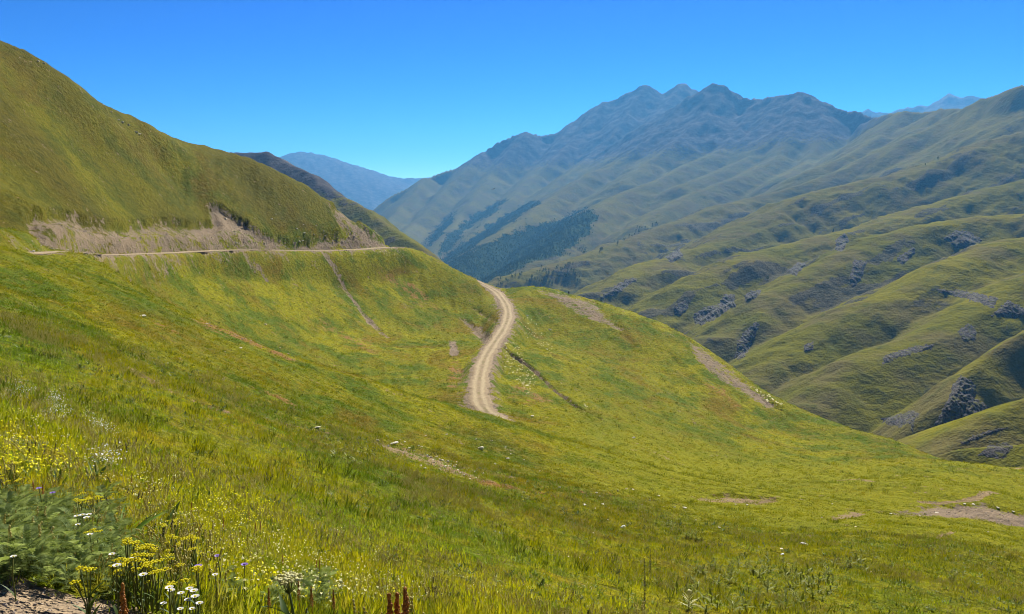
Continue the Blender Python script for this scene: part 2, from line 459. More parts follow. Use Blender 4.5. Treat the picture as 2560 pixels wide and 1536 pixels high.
class NB:
    """small node builder"""
    def __init__(self, nt):
        self.nt = nt
    def n(self, typ, **kw):
        nd = self.nt.nodes.new(typ)
        for k, v in kw.items():
            setattr(nd, k, v)
        return nd
    def link(self, a, b):
        self.nt.links.new(a, b)
    def set(self, sock, v):
        if hasattr(v, 'links') or isinstance(v, bpy.types.NodeSocket):
            self.link(v, sock)
        else:
            sock.default_value = v
    def noise(self, vec, scale, detail=3.0, rough=0.55, lac=2.0, dist=0.0, col=False):
        t = self.n("ShaderNodeTexNoise")
        self.link(vec, t.inputs["Vector"])
        t.inputs["Scale"].default_value = scale
        t.inputs["Detail"].default_value = detail
        t.inputs["Roughness"].default_value = rough
        t.inputs["Lacunarity"].default_value = lac
        t.inputs["Distortion"].default_value = dist
        return t.outputs["Color"] if col else t.outputs["Fac"]
    def voro(self, vec, scale, feat='F1', out="Distance"):
        t = self.n("ShaderNodeTexVoronoi", feature=feat)
        self.link(vec, t.inputs["Vector"]); t.inputs["Scale"].default_value = scale
        return t.outputs[out]
    def ramp(self, fac, lo, hi, a=0.0, b=1.0):
        t = self.n("ShaderNodeMapRange", interpolation_type='SMOOTHSTEP')
        self.set(t.inputs[0], fac)
        for i, v in enumerate((lo, hi, a, b)):
            t.inputs[1 + i].default_value = v
        return t.outputs[0]
    def mix(self, fac, a, b, mode='MIX'):
        t = self.n("ShaderNodeMix", data_type='RGBA', blend_type=mode)
        self.set(t.inputs[0], fac)
        for s, v in ((t.inputs[6], a), (t.inputs[7], b)):
            self.set(s, v if not (isinstance(v, tuple) and len(v) == 3) else v + (1.0,))
        return t.outputs[2]
    def math(self, op, a, b=0.0, c=None):
        t = self.n("ShaderNodeMath", operation=op)
        self.set(t.inputs[0], a); self.set(t.inputs[1], b)
        if c is not None:
            self.set(t.inputs[2], c)
        return t.outputs[0]
    def attr(self, name, typ='GEOMETRY'):
        t = self.n("ShaderNodeAttribute", attribute_name=name, attribute_type=typ)
        return t
    def pos(self):
        return self.n("ShaderNodeNewGeometry").outputs["Position"]
    def bump(self, h, strength, dist, nrm=None):
        t = self.n("ShaderNodeBump")
        t.inputs["Strength"].default_value = strength
        t.inputs["Distance"].default_value = dist
        self.link(h, t.inputs["Height"])
        if nrm is not None:
            self.link(nrm, t.inputs["Normal"])
        return t.outputs[0]
    def principled(self, col, rough=0.9, nrm=None, spec=0.1):
        t = self.n("ShaderNodeBsdfPrincipled")
        self.set(t.inputs["Base Color"], col if not (isinstance(col, tuple) and len(col) == 3) else col + (1.0,))
        self.set(t.inputs["Roughness"], rough)
        t.inputs["Specular IOR Level"].default_value = spec
        if nrm is not None:
            self.link(nrm, t.inputs["Normal"])
        return t.outputs[0]


# turf colours (real base colours, the picture is exposed for them)
G_YEL = (0.330, 0.300, 0.002)
G_OLI = (0.228, 0.215, 0.002)
G_GRN = (0.108, 0.158, 0.003)
G_STRAW = (0.30, 0.26, 0.07)
G_DRY = (0.225, 0.130, 0.008)
C_SCREE = (0.360, 0.260, 0.155)
C_TAN = (0.33, 0.235, 0.115)
C_OCH = (0.27, 0.13, 0.025)


def turf_colour(b, p):
    big = b.noise(p, 0.016, 3.0, 0.6, dist=0.6)
    mid = b.noise(p, 0.085, 3.0, 0.6)
    sml = b.noise(p, 0.55, 3.0, 0.65)
    c = b.mix(b.ramp(big, 0.36, 0.62), G_OLI, G_YEL)
    c = b.mix(b.ramp(mid, 0.44, 0.62), c, G_GRN)
    c = b.mix(b.math('MULTIPLY', b.ramp(b.noise(p, 0.045, 4.0, 0.6, dist=1.0), 0.50, 0.68), 0.75), c, G_DRY)
    c = b.mix(b.ramp(sml, 0.50, 0.68, 0.0, 0.65), c, b.mix(0.35, G_DRY, G_YEL))
    c = b.mix(b.ramp(b.noise(p, 0.8, 3.0, 0.6), 0.54, 0.68, 0.0, 0.75), c, G_GRN)
    c = b.mix(b.ramp(b.noise(p, 2.3, 2.0, 0.6), 0.58, 0.72, 0.0, 0.6), c, G_STRAW)
    sx = b.n('ShaderNodeSeparateXYZ'); b.link(p, sx.inputs[0])
    right = b.math('MULTIPLY', b.ramp(sx.outputs[0], 2.0, 22.0), b.ramp(sx.outputs[1], 215.0, 150.0))
    right = b.math('MULTIPLY', right, b.ramp(b.noise(p, 0.06, 3.0, 0.6), 0.25, 0.55, 0.3, 0.75))
    c = b.mix(right, c, b.mix(b.ramp(sml, 0.35, 0.65), (0.185, 0.188, 0.003), (0.280, 0.258, 0.003)))
    return c, sml


def make_ground_mat():
    m, nt, out = new_mat("turf_ground")
    b = NB(nt)
    p = b.pos()
    c, sml = turf_colour(b, p)
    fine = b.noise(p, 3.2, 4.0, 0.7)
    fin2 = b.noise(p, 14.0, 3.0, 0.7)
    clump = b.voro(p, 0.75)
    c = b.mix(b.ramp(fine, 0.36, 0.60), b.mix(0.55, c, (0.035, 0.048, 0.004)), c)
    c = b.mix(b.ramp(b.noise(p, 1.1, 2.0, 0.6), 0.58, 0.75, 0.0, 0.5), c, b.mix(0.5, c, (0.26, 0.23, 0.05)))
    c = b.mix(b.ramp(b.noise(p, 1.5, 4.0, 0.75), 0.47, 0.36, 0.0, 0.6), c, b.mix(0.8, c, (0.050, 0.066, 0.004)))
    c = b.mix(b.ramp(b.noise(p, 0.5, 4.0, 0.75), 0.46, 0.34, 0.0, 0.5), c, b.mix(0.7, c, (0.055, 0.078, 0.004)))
    c = b.mix(b.math('MULTIPLY', b.attr("lush").outputs["Fac"], 0.7), c, b.mix(b.ramp(fine, 0.35, 0.6), (0.195, 0.195, 0.003), (0.275, 0.255, 0.003)))
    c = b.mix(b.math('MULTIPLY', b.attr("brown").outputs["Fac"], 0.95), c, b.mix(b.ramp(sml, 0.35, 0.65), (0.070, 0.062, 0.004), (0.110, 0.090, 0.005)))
    bare_a = b.attr("bare").outputs["Fac"]; tan_a = b.attr("tan").outputs["Fac"]; och_a = b.attr("ochre").outputs["Fac"]
    br = b.math('ADD', b.math('MULTIPLY', b.noise(p, 0.22, 3.0, 0.6), 0.45), b.math('MULTIPLY', b.noise(p, 1.0, 5.0, 0.75), 0.55))
    scree = b.mix(b.ramp(b.noise(p, 0.35, 4.0, 0.6), 0.35, 0.7), C_SCREE, (0.25, 0.185, 0.115))
    scree = b.mix(b.ramp(fin2, 0.40, 0.68), b.mix(0.4, scree, (0.10, 0.08, 0.065)), scree)
    scree = b.mix(b.ramp(b.voro(p, 2.6), 0.16, 0.05, 0.0, 0.45), scree, (0.42, 0.38, 0.30))
    tanc = b.mix(b.ramp(fin2, 0.35, 0.7), b.mix(0.3, C_TAN, (0.16, 0.10, 0.05)), C_TAN)
    ochc = b.mix(b.ramp(fin2, 0.35, 0.7), C_OCH, b.mix(0.5, C_OCH, C_TAN))
    thr = lambda a: b.ramp(b.math('ADD', a, b.math('MULTIPLY', b.math('SUBTRACT', br, 0.5), 3.6)), 0.36, 0.62)
    c = b.mix(thr(och_a), c, ochc)
    c = b.mix(thr(tan_a), c, tanc)
    c = b.mix(thr(bare_a), c, scree)
    h = b.math('ADD', b.math('MULTIPLY', fine, 0.5), b.math('MULTIPLY', fin2, 0.12))
    h = b.math('ADD', h, b.math('MULTIPLY', b.noise(p, 0.7, 3.0, 0.6), 0.9))
    nr = b.bump(h, 1.0, 1.0)
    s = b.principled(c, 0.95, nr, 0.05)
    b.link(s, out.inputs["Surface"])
    return m


MAT_GROUND = make_ground_mat()


def grid_mesh(name, X, Y, Z, nt, nr, attrs, mat, quad_mask=None, wrap=False):
    idx = np.arange(nt * nr).reshape(nt, nr)
    a = idx[:-1, :-1]; b_ = idx[1:, :-1]; c = idx[1:, 1:]; d = idx[:-1, 1:]
    quads = np.stack([a, b_, c, d], -1).reshape(-1, 4)
    if quad_mask is not None:
        quads = quads[quad_mask]
    used = np.unique(quads)
    remap = np.full(nt * nr, -1); remap[used] = np.arange(len(used))
    quads = remap[quads]
    me = bpy.data.meshes.new(name)
    me.vertices.add(len(used))
    co = np.stack([X[used], Y[used], Z[used]], -1).astype(np.float32)
    me.vertices.foreach_set("co", co.ravel())
    me.loops.add(quads.size)
    me.loops.foreach_set("vertex_index", quads.ravel().astype(np.int32))
    me.polygons.add(len(quads))
    me.polygons.foreach_set("loop_start", np.arange(0, quads.size, 4, dtype=np.int32))
    me.polygons.foreach_set("use_smooth", np.ones(len(quads), bool))
    for k, v in attrs.items():
        at = me.attributes.new(k, 'FLOAT', 'POINT')
        at.data.foreach_set("value", v[used].astype(np.float32))
    me.update()
    me.materials.append(mat)
    o = bpy.data.objects.new(name, me)
    COL.objects.link(o)
    return o


# split the near sheet into its landforms (they share their edges)
qt = (TH[:-1] + TH[1:]) / 2
qr = np.sqrt(RR[:-1] * np.maximum(RR[1:], 1e-3))
QT, QR = np.meshgrid(qt, qr, indexing='ij')
QX = np.sin(QT) * QR; QY = np.cos(QT) * QR
brow = np.interp(np.degrees(QT), [-180, -40, -29, -20, 0, 4, 10, 20, 31, 180], [150, 150, 128, 140, 150, 160, 158, 170, 195, 195])
rd_q, _, rs_q = line_dist(QX.ravel(), QY.ravel(), ROAD)
far_side = QR > brow
spur = far_side & (np.degrees(QT) > np.interp(QR, [130, 170, 230, 300, 370, 560], [2.5, 1.2, -1.5, 0.2, -0.7, -1.0]))
zone = np.where(~far_side, 0, np.where(spur, 2, 1)).ravel()
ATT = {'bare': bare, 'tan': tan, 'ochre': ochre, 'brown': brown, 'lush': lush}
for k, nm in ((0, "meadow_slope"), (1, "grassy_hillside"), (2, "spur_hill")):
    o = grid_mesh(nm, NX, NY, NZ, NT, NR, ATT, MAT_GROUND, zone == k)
    o["kind"] = "structure"

# ------------------------------------------------------------------ road strip
def make_road():
    m, nt, out = new_mat("dirt_road")
    b = NB(nt)
    p = b.pos()
    ac = b.attr("across").outputs["Fac"]
    aa = b.math('ABSOLUTE', ac)
    wv = b.math('MULTIPLY', b.math('SUBTRACT', b.noise(p, 0.25, 3.0, 0.6), 0.5), 0.35)
    track = b.ramp(b.math('ABSOLUTE', b.math('SUBTRACT', b.math('ADD', aa, wv), 0.40)), 0.34, 0.02)
    n1 = b.noise(p, 0.6, 4.0, 0.65); n2 = b.noise(p, 7.0, 3.0, 0.7)
    c = b.mix(b.ramp(n1, 0.35, 0.7), (0.28, 0.205, 0.115), (0.35, 0.26, 0.145))
    c = b.mix(b.math('MULTIPLY', track, b.ramp(n1, 0.2, 0.6, 0.5, 1.0)), c, (0.46, 0.365, 0.205))
    crown = b.math('MULTIPLY', b.ramp(aa, 0.22, 0.06), b.ramp(b.noise(p, 0.35, 4.0, 0.65), 0.45, 0.62))
    c = b.mix(b.math('MULTIPLY', crown, 0.7), c, (0.17, 0.15, 0.035))
    c = b.mix(b.ramp(n2, 0.40, 0.7, 0.45, 0.0), c, (0.13, 0.10, 0.07))
    c = b.mix(b.ramp(b.noise(p, 1.6, 4.0, 0.7), 0.56, 0.68, 0.0, 0.5), c, (0.17, 0.125, 0.08))
    s = b.principled(c, 0.95, b.bump(n2, 0.6, 0.06), 0.05)
    b.link(s, out.inputs["Surface"])
    prof = [(-1.0, -0.12), (-0.85, 0.03), (-0.6, 0.02), (-0.42, -0.03), (-0.2, 0.05), (0, 0.07), (0.2, 0.05), (0.42, -0.03), (0.6, 0.02), (0.85, 0.03), (1.0, -0.12)]
    pts = catmull(ROAD_CTRL, 14)
    vs_, at, fs = [], [], []
    n = len(prof)
    for i, p3 in enumerate(pts):
        t = pts[min(i + 1, len(pts) - 1)] - pts[max(i - 1, 0)]
        nx, ny = t[1], -t[0]
        L = math.hypot(nx, ny); nx /= L; ny /= L
        w = ROAD_W * (1 + 0.10 * math.sin(i * 0.37) + 0.06 * math.sin(i * 1.3))
        for a, dz in prof:
            if abs(a) > 0.8:
                a = a * (1 + 0.12 * math.sin(i * 2.1 + a * 3) + 0.08 * math.sin(i * 5.3))
            vs_.append((p3[0] + nx * a * w, p3[1] + ny * a * w, p3[2] + 0.10 + dz))
            at.append(a)
        if i:
            for k in range(n - 1):
                fs.append(((i - 1) * n + k, i * n + k, i * n + k + 1, (i - 1) * n + k + 1))
    me = bpy.data.meshes.new("dirt_road")
    me.from_pydata(vs_, [], [f[::-1] for f in fs])
    a_ = me.attributes.new("across", 'FLOAT', 'POINT'); a_.data.foreach_set("value", np.array(at, np.float32))
    for pl in me.polygons:
        pl.use_smooth = True
    me.materials.append(m)
    o = bpy.data.objects.new("dirt_road", me); COL.objects.link(o)
    o["kind"] = "structure"


make_road()

# ------------------------------------------------------------------ far terrain: ridge lines (source pixel, distance), falloff
# group, slope towards/away, crest rounding, flute strength, points
RIDGES = [
    # distant blue mountain left of the valley mouth
    ('distant_mountain', 0.42, 60, 0.5, [(560, 420, 10125), (640, 420, 10350), (707, 400, 10500), (752, 381, 10500), (768, 384, 10500), (801, 390, 10500), (823, 397, 10500), (872, 413, 10650), (920, 426, 10800), (953, 439, 10875), (1004, 448, 10950), (1063, 447, 11100), (1160, 440, 11250)]),
    # distant peaks on the right
    ('distant_peaks', 0.5, 10, 0.7, [(2080, 305, 9200), (2147, 284, 9200), (2171, 268, 9200), (2184, 276, 9200), (2200, 274, 9200), (2227, 280, 9200), (2245, 272, 9200), (2292, 260, 9200), (2317, 264, 9200), (2345, 250, 9200), (2372, 234, 9200), (2399, 239, 9200), (2423, 235, 9200), (2458, 243, 9200), (2540, 262, 9200)]),
    # dark ridge behind the left hill
    ('dark_ridge', 0.9, 6, 0.6, [(430, 372, 1950), (540, 378, 1880), (597, 386, 1830), (640, 384, 1790), (668, 385, 1760), (707, 403, 1700), (752, 429, 1640), (778, 439, 1600), (810, 468, 1540), (856, 494, 1460), (920, 528, 1350), (972, 568, 1260), (1017, 601, 1190), (1066, 640, 1120), (1105, 672, 1080), (1170, 730, 1040)]),
    # big massif with the peaks
    ('peaked_massif', 0.62, 4, 0.5, [(860, 580, 4900), (925, 530, 5100), (980, 492, 5300), (1063, 447, 5500), (1150, 416, 5700), (1209, 383, 5800), (1248, 358, 5850), (1279, 342, 5900), (1314, 333, 5900), (1341, 341, 5950), (1365, 341, 6000), (1408, 328, 6050), (1443, 303, 6100), (1482, 272, 6150), (1510, 256, 6200), (1549, 244, 6200), (1580, 229, 6200), (1609, 216, 6200), (1623, 226, 6200), (1635, 229, 6200), (1648, 237, 6200), (1658, 241, 6200), (1685, 221, 6200), (1703, 213, 6200), (1728, 223, 6200), (1750, 235, 6200), (1800, 240, 6300)]),
    ('peaked_massif', 0.66, 16, 0.5, [(1209, 383, 5800), (1120, 470, 5200), (1040, 560, 4600), (1000, 595, 4200)]),
    ('peaked_massif', 0.66, 16, 0.5, [(1314, 333, 5900), (1230, 440, 5300), (1150, 540, 4500), (1085, 640, 3700)]),
    ('peaked_massif', 0.66, 16, 0.5, [(1443, 303, 6100), (1370, 400, 5500), (1270, 500, 4700), (1180, 600, 3900), (1115, 672, 3300)]),
    ('peaked_massif', 0.66, 16, 0.5, [(1609, 216, 6200), (1570, 290, 5800), (1500, 380, 5300), (1400, 450, 4700), (1310, 530, 4200), (1215, 620, 3600)]),
    # front massif
    ('round_topped_massif', 0.60, 6, 0.5, [(1700, 262, 5400), (1750, 235, 5200), (1767, 219, 5150), (1783, 214, 5100), (1803, 216, 5100), (1830, 231, 5050), (1853, 248, 5000), (1896, 252, 4950), (1919, 244, 4900), (1954, 244, 4850), (1977, 239, 4800), (1985, 243, 4800), (1999, 236, 4800), (2016, 243, 4750), (2044, 256, 4700), (2102, 274, 4600), (2149, 286, 4500), (2184, 299, 4400), (2240, 312, 4300)]),
    ('round_topped_massif', 0.60, 20, 0.45, [(1750, 235, 5200), (1690, 300, 4950), (1600, 370, 4650), (1525, 418, 4450), (1482, 430, 4300), (1384, 493, 3850), (1279, 571, 3350), (1189, 637, 2950), (1130, 690, 2700)]),
    ('round_topped_massif', 0.60, 20, 0.45, [(1896, 252, 4950), (1850, 330, 4600), (1807, 375, 4350), (1728, 407, 4050), (1635, 454, 3650), (1541, 489, 3350), (1486, 532, 3050), (1420, 600, 2750), (1330, 655, 2450), (1240, 715, 2250)]),
    ('round_topped_massif', 0.60, 20, 0.45, [(1999, 236, 4800), (1990, 310, 4400), (1950, 390, 4000), (1850, 440, 3600), (1740, 480, 3300), (1660, 520, 3050), (1600, 560, 2850)]),
    # blue ridge right of the saddle
    ('blue_ridge', 0.55, 8, 0.8, [(2150, 320, 4300), (2184, 299, 4100), (2231, 284, 3900), (2263, 280, 3800), (2302, 282, 3700), (2349, 274, 3550), (2384, 271, 3400), (2407, 273, 3300), (2458, 248, 3200), (2505, 231, 3100), (2560, 211, 3000), (2640, 190, 2950), (2760, 180, 2900)]),
    ('blue_ridge', 0.60, 16, 0.8, [(2263, 280, 3800), (2200, 340, 3500), (2120, 390, 3250), (2040, 420, 3100)]),
    ('blue_ridge', 0.60, 16, 0.8, [(2407, 274, 3300), (2349, 309, 3150), (2270, 344, 3050), (2192, 383, 3000), (2134, 411, 2950), (2036, 450, 2850), (1938, 481, 2750), (1860, 500, 2650), (1795, 516, 2550), (1736, 540, 2450), (1666, 567, 2300), (1607, 590, 2200), (1541, 614, 2100), (1424, 653, 1950), (1287, 690, 1850), (1209, 722, 1800)]),
    # valley side facing us, spur after spur
    ('valley_side', 0.55, 16, 0.7, [(2700, 300, 2500), (2560, 332, 2400), (2485, 352, 2350), (2438, 371, 2300), (2356, 399, 2250), (2309, 414, 2200), (2251, 438, 2150), (2173, 450, 2100), (2094, 469, 2050), (1997, 493, 2000), (1930, 530, 1900), (1860, 570, 1800), (1780, 610, 1700), (1700, 640, 1600), (1620, 668, 1500), (1560, 695, 1440), (1470, 735, 1380)]),
    ('valley_side', 0.58, 14, 0.7, [(2700, 420, 1980), (2600, 440, 1900), (2505, 465, 1850), (2427, 489, 1800), (2349, 508, 1750), (2290, 524, 1700), (2231, 547, 1650), (2134, 575, 1580), (2040, 600, 1500), (1900, 630, 1400), (1834, 655, 1330), (1775, 685, 1280), (1728, 715, 1240), (1640, 775, 1180)]),
    ('valley_side', 0.58, 14, 0.7, [(2750, 515, 1620), (2620, 535, 1550), (2446, 545, 1480), (2290, 567, 1400), (2200, 590, 1350), (2110, 641, 1270), (2016, 692, 1190), (1938, 737, 1130), (1899, 765, 1100), (1800, 840, 1040)]),
    ('valley_side', 0.60, 12, 0.7, [(2750, 570, 1320), (2620, 590, 1250), (2517, 602, 1200), (2427, 641, 1120), (2368, 665, 1080), (2270, 719, 1020), (2192, 752, 980), (2134, 782, 950), (2036, 832, 910), (1977, 870, 880), (1930, 908, 850), (1883, 950, 820)]),
    ('valley_side', 0.60, 12, 0.7, [(2700, 650, 1080), (2560, 700, 1000), (2450, 760, 940), (2300, 850, 850), (2150, 905, 790), (2080, 960, 750), (2030, 1010, 720)]),
    ('valley_side', 1.05, 5, 0.4, [(2750, 760, 830), (2620, 800, 780), (2560, 838, 750), (2480, 890, 720), (2446, 916, 700), (2403, 939, 690), (2375, 1000, 650)]),
    ('valley_side', 0.62, 5, 0.4, [(2750, 955, 580), (2620, 985, 560), (2560, 1002, 545), (2485, 1033, 530), (2427, 1064, 520), (2370, 1120, 500)]),
    ('valley_side', 0.60, 4, 0.4, [(2750, 1075, 465), (2620, 1088, 452), (2530, 1092, 448), (2475, 1115, 440), (2420, 1160, 428)]),
    ('peaked_massif', 0.66, 16, 0.5, [(1510, 256, 6200), (1440, 350, 5700), (1340, 440, 5100), (1240, 530, 4400), (1160, 610, 3800)]),
    ('peaked_massif', 0.66, 16, 0.5, [(1063, 447, 5500), (1010, 510, 5000), (970, 560, 4600)]),
    ('peaked_massif', 0.66, 16, 0.5, [(1703, 213, 6200), (1660, 280, 5800), (1600, 330, 5500), (1520, 390, 5100)]),
    ('round_topped_massif', 0.60, 20, 0.45, [(1783, 214, 5100), (1770, 290, 4800), (1700, 350, 4500), (1620, 410, 4200), (1560, 450, 3900)]),
    ('round_topped_massif', 0.60, 20, 0.45, [(1954, 244, 4850), (1920, 320, 4500), (1880, 390, 4150), (1790, 430, 3800), (1700, 465, 3450)]),
    ('round_topped_massif', 0.60, 20, 0.45, [(2044, 256, 4700), (2060, 330, 4300), (2030, 400, 3900), (1960, 440, 3500)]),
    ('blue_ridge', 0.60, 16, 0.8, [(2458, 248, 3200), (2420, 330, 2950), (2340, 380, 2800), (2260, 420, 2650)]),
    ('blue_ridge', 0.60, 16, 0.8, [(2349, 274, 3550), (2310, 320, 3350), (2240, 360, 3200)]),
    ('dark_ridge', 0.95, 6, 0.6, [(668, 385, 1760), (690, 440, 1640), (720, 520, 1500)]),
    ('dark_ridge', 0.95, 6, 0.6, [(810, 468, 1540), (830, 520, 1440), (880, 600, 1300)]),
    ('dark_ridge', 0.95, 6, 0.6, [(920, 528, 1350), (930, 580, 1270), (960, 640, 1180)]),
]
FT = np.radians(np.concatenate([np.linspace(-44, -33, 30)[:-1], np.linspace(-33, 33, 720)[:-1], np.linspace(33, 44, 60)]))
FR = np.concatenate([np.geomspace(395, 3200, 430)[:-1], np.geomspace(3200, 6600, 210)[:-1], np.geomspace(6600, 12500, 110)])
FNT, FNR = len(FT), len(FR)
fT, fR = np.meshgrid(FT, FR, indexing='ij')
FX = (np.sin(fT) * fR).ravel().astype(np.float64); FY = (np.cos(fT) * fR).ravel()
fr = fR.ravel()
# wandering of the ground so that no crest runs ruler-straight
wsc = fr / 900.0
FXw = FX + 0.0; FYw = FY + 0.0
base = -195 - 0.030 * (fr - 450); base = np.maximum(base, -300)
base = np.where(fr > 7000, -150, base)
EXPK = []
FZ = base.copy(); FG = np.full(FX.shape, -1); FD = np.full(FX.shape, 1e6)
GROUPS = []
for g, slope, rnd, flute, pts in RIDGES:
    if g not in GROUPS:
        GROUPS.append(g)
    gi = GROUPS.index(g)
    W3 = [P(*p) for p in pts]
    zmax = max(p[2] for p in W3)
    # only the part of the grid it can reach
    reach = (zmax + 260) / slope + 50
    xs = [p[0] for p in W3]; ys = [p[1] for p in W3]
    m = (FX > min(xs) - reach) & (FX < max(xs) + reach) & (FY > min(ys) - reach) & (FY < max(ys) + reach)
    idx = np.nonzero(m)[0]
    x_, y_ = FX[idx], FY[idx]
    L = 60.0 + 0.035 * float(np.mean([p[1] for p in W3]))
    wx = x_ + 0.10 * L * fbm(x_ / L, y_ / L, 2, 131); wy = y_ + 0.10 * L * fbm(x_ / L + 40, y_ / L - 7, 2, 141)
    zz = np.full(len(idx), -1e9); d = np.full(len(idx), 1e9)
    for p0, p1 in zip(W3[:-1], W3[1:]):
        vx, vy = p1[0] - p0[0], p1[1] - p0[1]
        t = np.clip(((wx - p0[0]) * vx + (wy - p0[1]) * vy) / (vx * vx + vy * vy), 0, 1)
        ds = np.hypot(wx - p0[0] - t * vx, wy - p0[1] - t * vy)
        zz = np.maximum(zz, p0[2] + t * (p1[2] - p0[2]) - (np.sqrt(ds * ds + rnd * rnd) - rnd) * slope - (0.9 * np.minimum(ds, 70.0) if rnd <= 12 and p0[1] > 2500 else 0.0))
        d = np.minimum(d, ds)
    # gullies and ribs cut down the flank, across the crest direction
    ex, ey = W3[-1][0] - W3[0][0], W3[-1][1] - W3[0][1]
    el = math.hypot(ex, ey); ex /= el; ey /= el
    al = x_ * ex + y_ * ey; ac = -x_ * ey + y_ * ex
    wv = 0.7 * fbm(x_ / (3 * L), y_ / (3 * L), 2, 151)
    fl = fbm(al / L + wv, ac / (L * 4.5) + wv, 4, 101 + gi, ridge=True)
    zz += flute * 0.15 * np.minimum(d, 2.2 * L) * slope * fl
    k = np.where(fr[idx] < 900, 2.0, 5.0) + 0.008 * np.maximum(fr[idx] - 700, 0)
    old = FZ[idx]
    hgt = np.clip(0.5 + 0.5 * (zz - old) / k, 0, 1)
    new = old * (1 - hgt) + zz * hgt + k * hgt * (1 - hgt) * 0.5
    up = zz > old
    FG[idx[up]] = gi; FD[idx[up]] = d[up]
    FZ[idx] = new
sc = np.clip(fr / 1500.0, 0.35, 1.6)
crest_keep = smooth(FD / (40 * sc))
FZ += sc * (4.0 * fbm((FX + 0.5 * FY) / 210, (FY - 0.5 * FX) / 120, 5, 201, ridge=True, gain=0.55) + 2.0 * fbm(FX / 42, FY / 42, 3, 211)) * (0.08 + 0.92 * crest_keep)
ua = (FX * 0.857 + FY * 0.515); ub = (-FX * 0.515 + FY * 0.857)
nearside = smooth((3200 - fr) / 900)
band = fbm(ua / 260, ub / 70, 4, 231, gain=0.6)
FZ += nearside * (0.25 + 0.75 * smooth((fr - 550) / 450)) * sc * (6.0 * band + 7.0 * fbm(ua / 190 + 0.3 * band, ub / 85, 5, 251, gain=0.55, ridge=True) + 4.5 * fbm(ua / 48, ub / 120 + 0.4 * band, 4, 241, gain=0.55, ridge=True)) * (0.3 + 0.7 * crest_keep)
brush = smooth((band - 0.02) / 0.28) * nearside * smooth(FD / (25 * sc)) * (0.25 + 0.75 * smooth((fr - 850) / 400)) * smooth((fr - 560) / 120)
far_rock_rough = smooth((fr - 3300) / 1200) * smooth((FZ - 60) / 500)
FZ += far_rock_rough * 18 * fbm(FX / 130, FY / 130, 4, 221, gain=0.6, ridge=True)
FZ = np.where(fr < 470, np.minimum(FZ, FZ - (470 - fr) * 0.9), FZ)


def far_lookup(px, py, rmin=395):
    px = np.atleast_1d(np.asarray(px, float)); py = np.atleast_1d(np.asarray(py, float))
    x, y, z = ray(px, py)
    th = np.arctan2(x, y); sl = z / np.hypot(x, y)
    Zg = FZ.reshape(FNT, FNR)
    ti = np.clip(np.interp(th, FT, np.arange(FNT)), 0, FNT - 1.001)
    i0 = ti.astype(int); ft = ti - i0
    out = np.full((len(px), 4), np.nan)
    for k in range(len(px)):
        col = Zg[i0[k]] * (1 - ft[k]) + Zg[i0[k] + 1] * ft[k]
        dz = col - sl[k] * FR
        dz[FR < rmin] = -1
        w = np.nonzero(dz >= 0)[0]
        if len(w) == 0 or w[0] == 0:
            continue
        j = w[0]; t = dz[j - 1] / (dz[j - 1] - dz[j]) if dz[j] != dz[j - 1] else 0
        r = FR[j - 1] + t * (FR[j] - FR[j - 1])
        out[k] = (math.sin(th[k]) * r, math.cos(th[k]) * r, sl[k] * r, r)
    return out


FPX, FPY = proj(FX, FY, FZ)
FOREST = [[(1080, 690), (1110, 660), (1135, 640), (1190, 622), (1260, 590), (1330, 565), (1400, 545), (1480, 526), (1496, 540), (1475, 585), (1440, 610), (1400, 640), (1340, 662), (1270, 685), (1220, 715), (1170, 730)],
          [(1105, 650), (1150, 610), (1200, 575), (1260, 535), (1340, 500), (1350, 510), (1290, 550), (1220, 595), (1160, 635), (1115, 665)],
          [(1090, 640), (1110, 600), (1150, 560), (1210, 520), (1270, 500), (1250, 525), (1180, 570), (1130, 615), (1095, 650)],
          [(1060, 620), (1090, 570), (1140, 530), (1130, 560), (1080, 620)]]
forest = np.zeros_like(FZ)
for poly in FOREST:
    xs = [p[0] for p in poly]; ys = [p[1] for p in poly]
    idx = np.nonzero((FPX > min(xs) - 15) & (FPX < max(xs) + 15) & (FPY > min(ys) - 15) & (FPY < max(ys) + 15) & (fr > 1900) & (fr < 5200))[0]
    sd_ = poly_sd(FPX[idx], FPY[idx], poly) + 20 * fbm(FX[idx] / 110, FY[idx] / 110, 4, 55, gain=0.65)
    forest[idx] = np.maximum(forest[idx], smooth(sd_ / 16 + 0.3))
rock = far_rock_rough.copy()
rock = np.maximum(rock, 0.75 * smooth((fr - 7500) / 1000))
rock = np.where((FG == GROUPS.index('dark_ridge')), np.maximum(rock, 0.25 + 0.5 * smooth((FZ + 20) / 90)), rock)


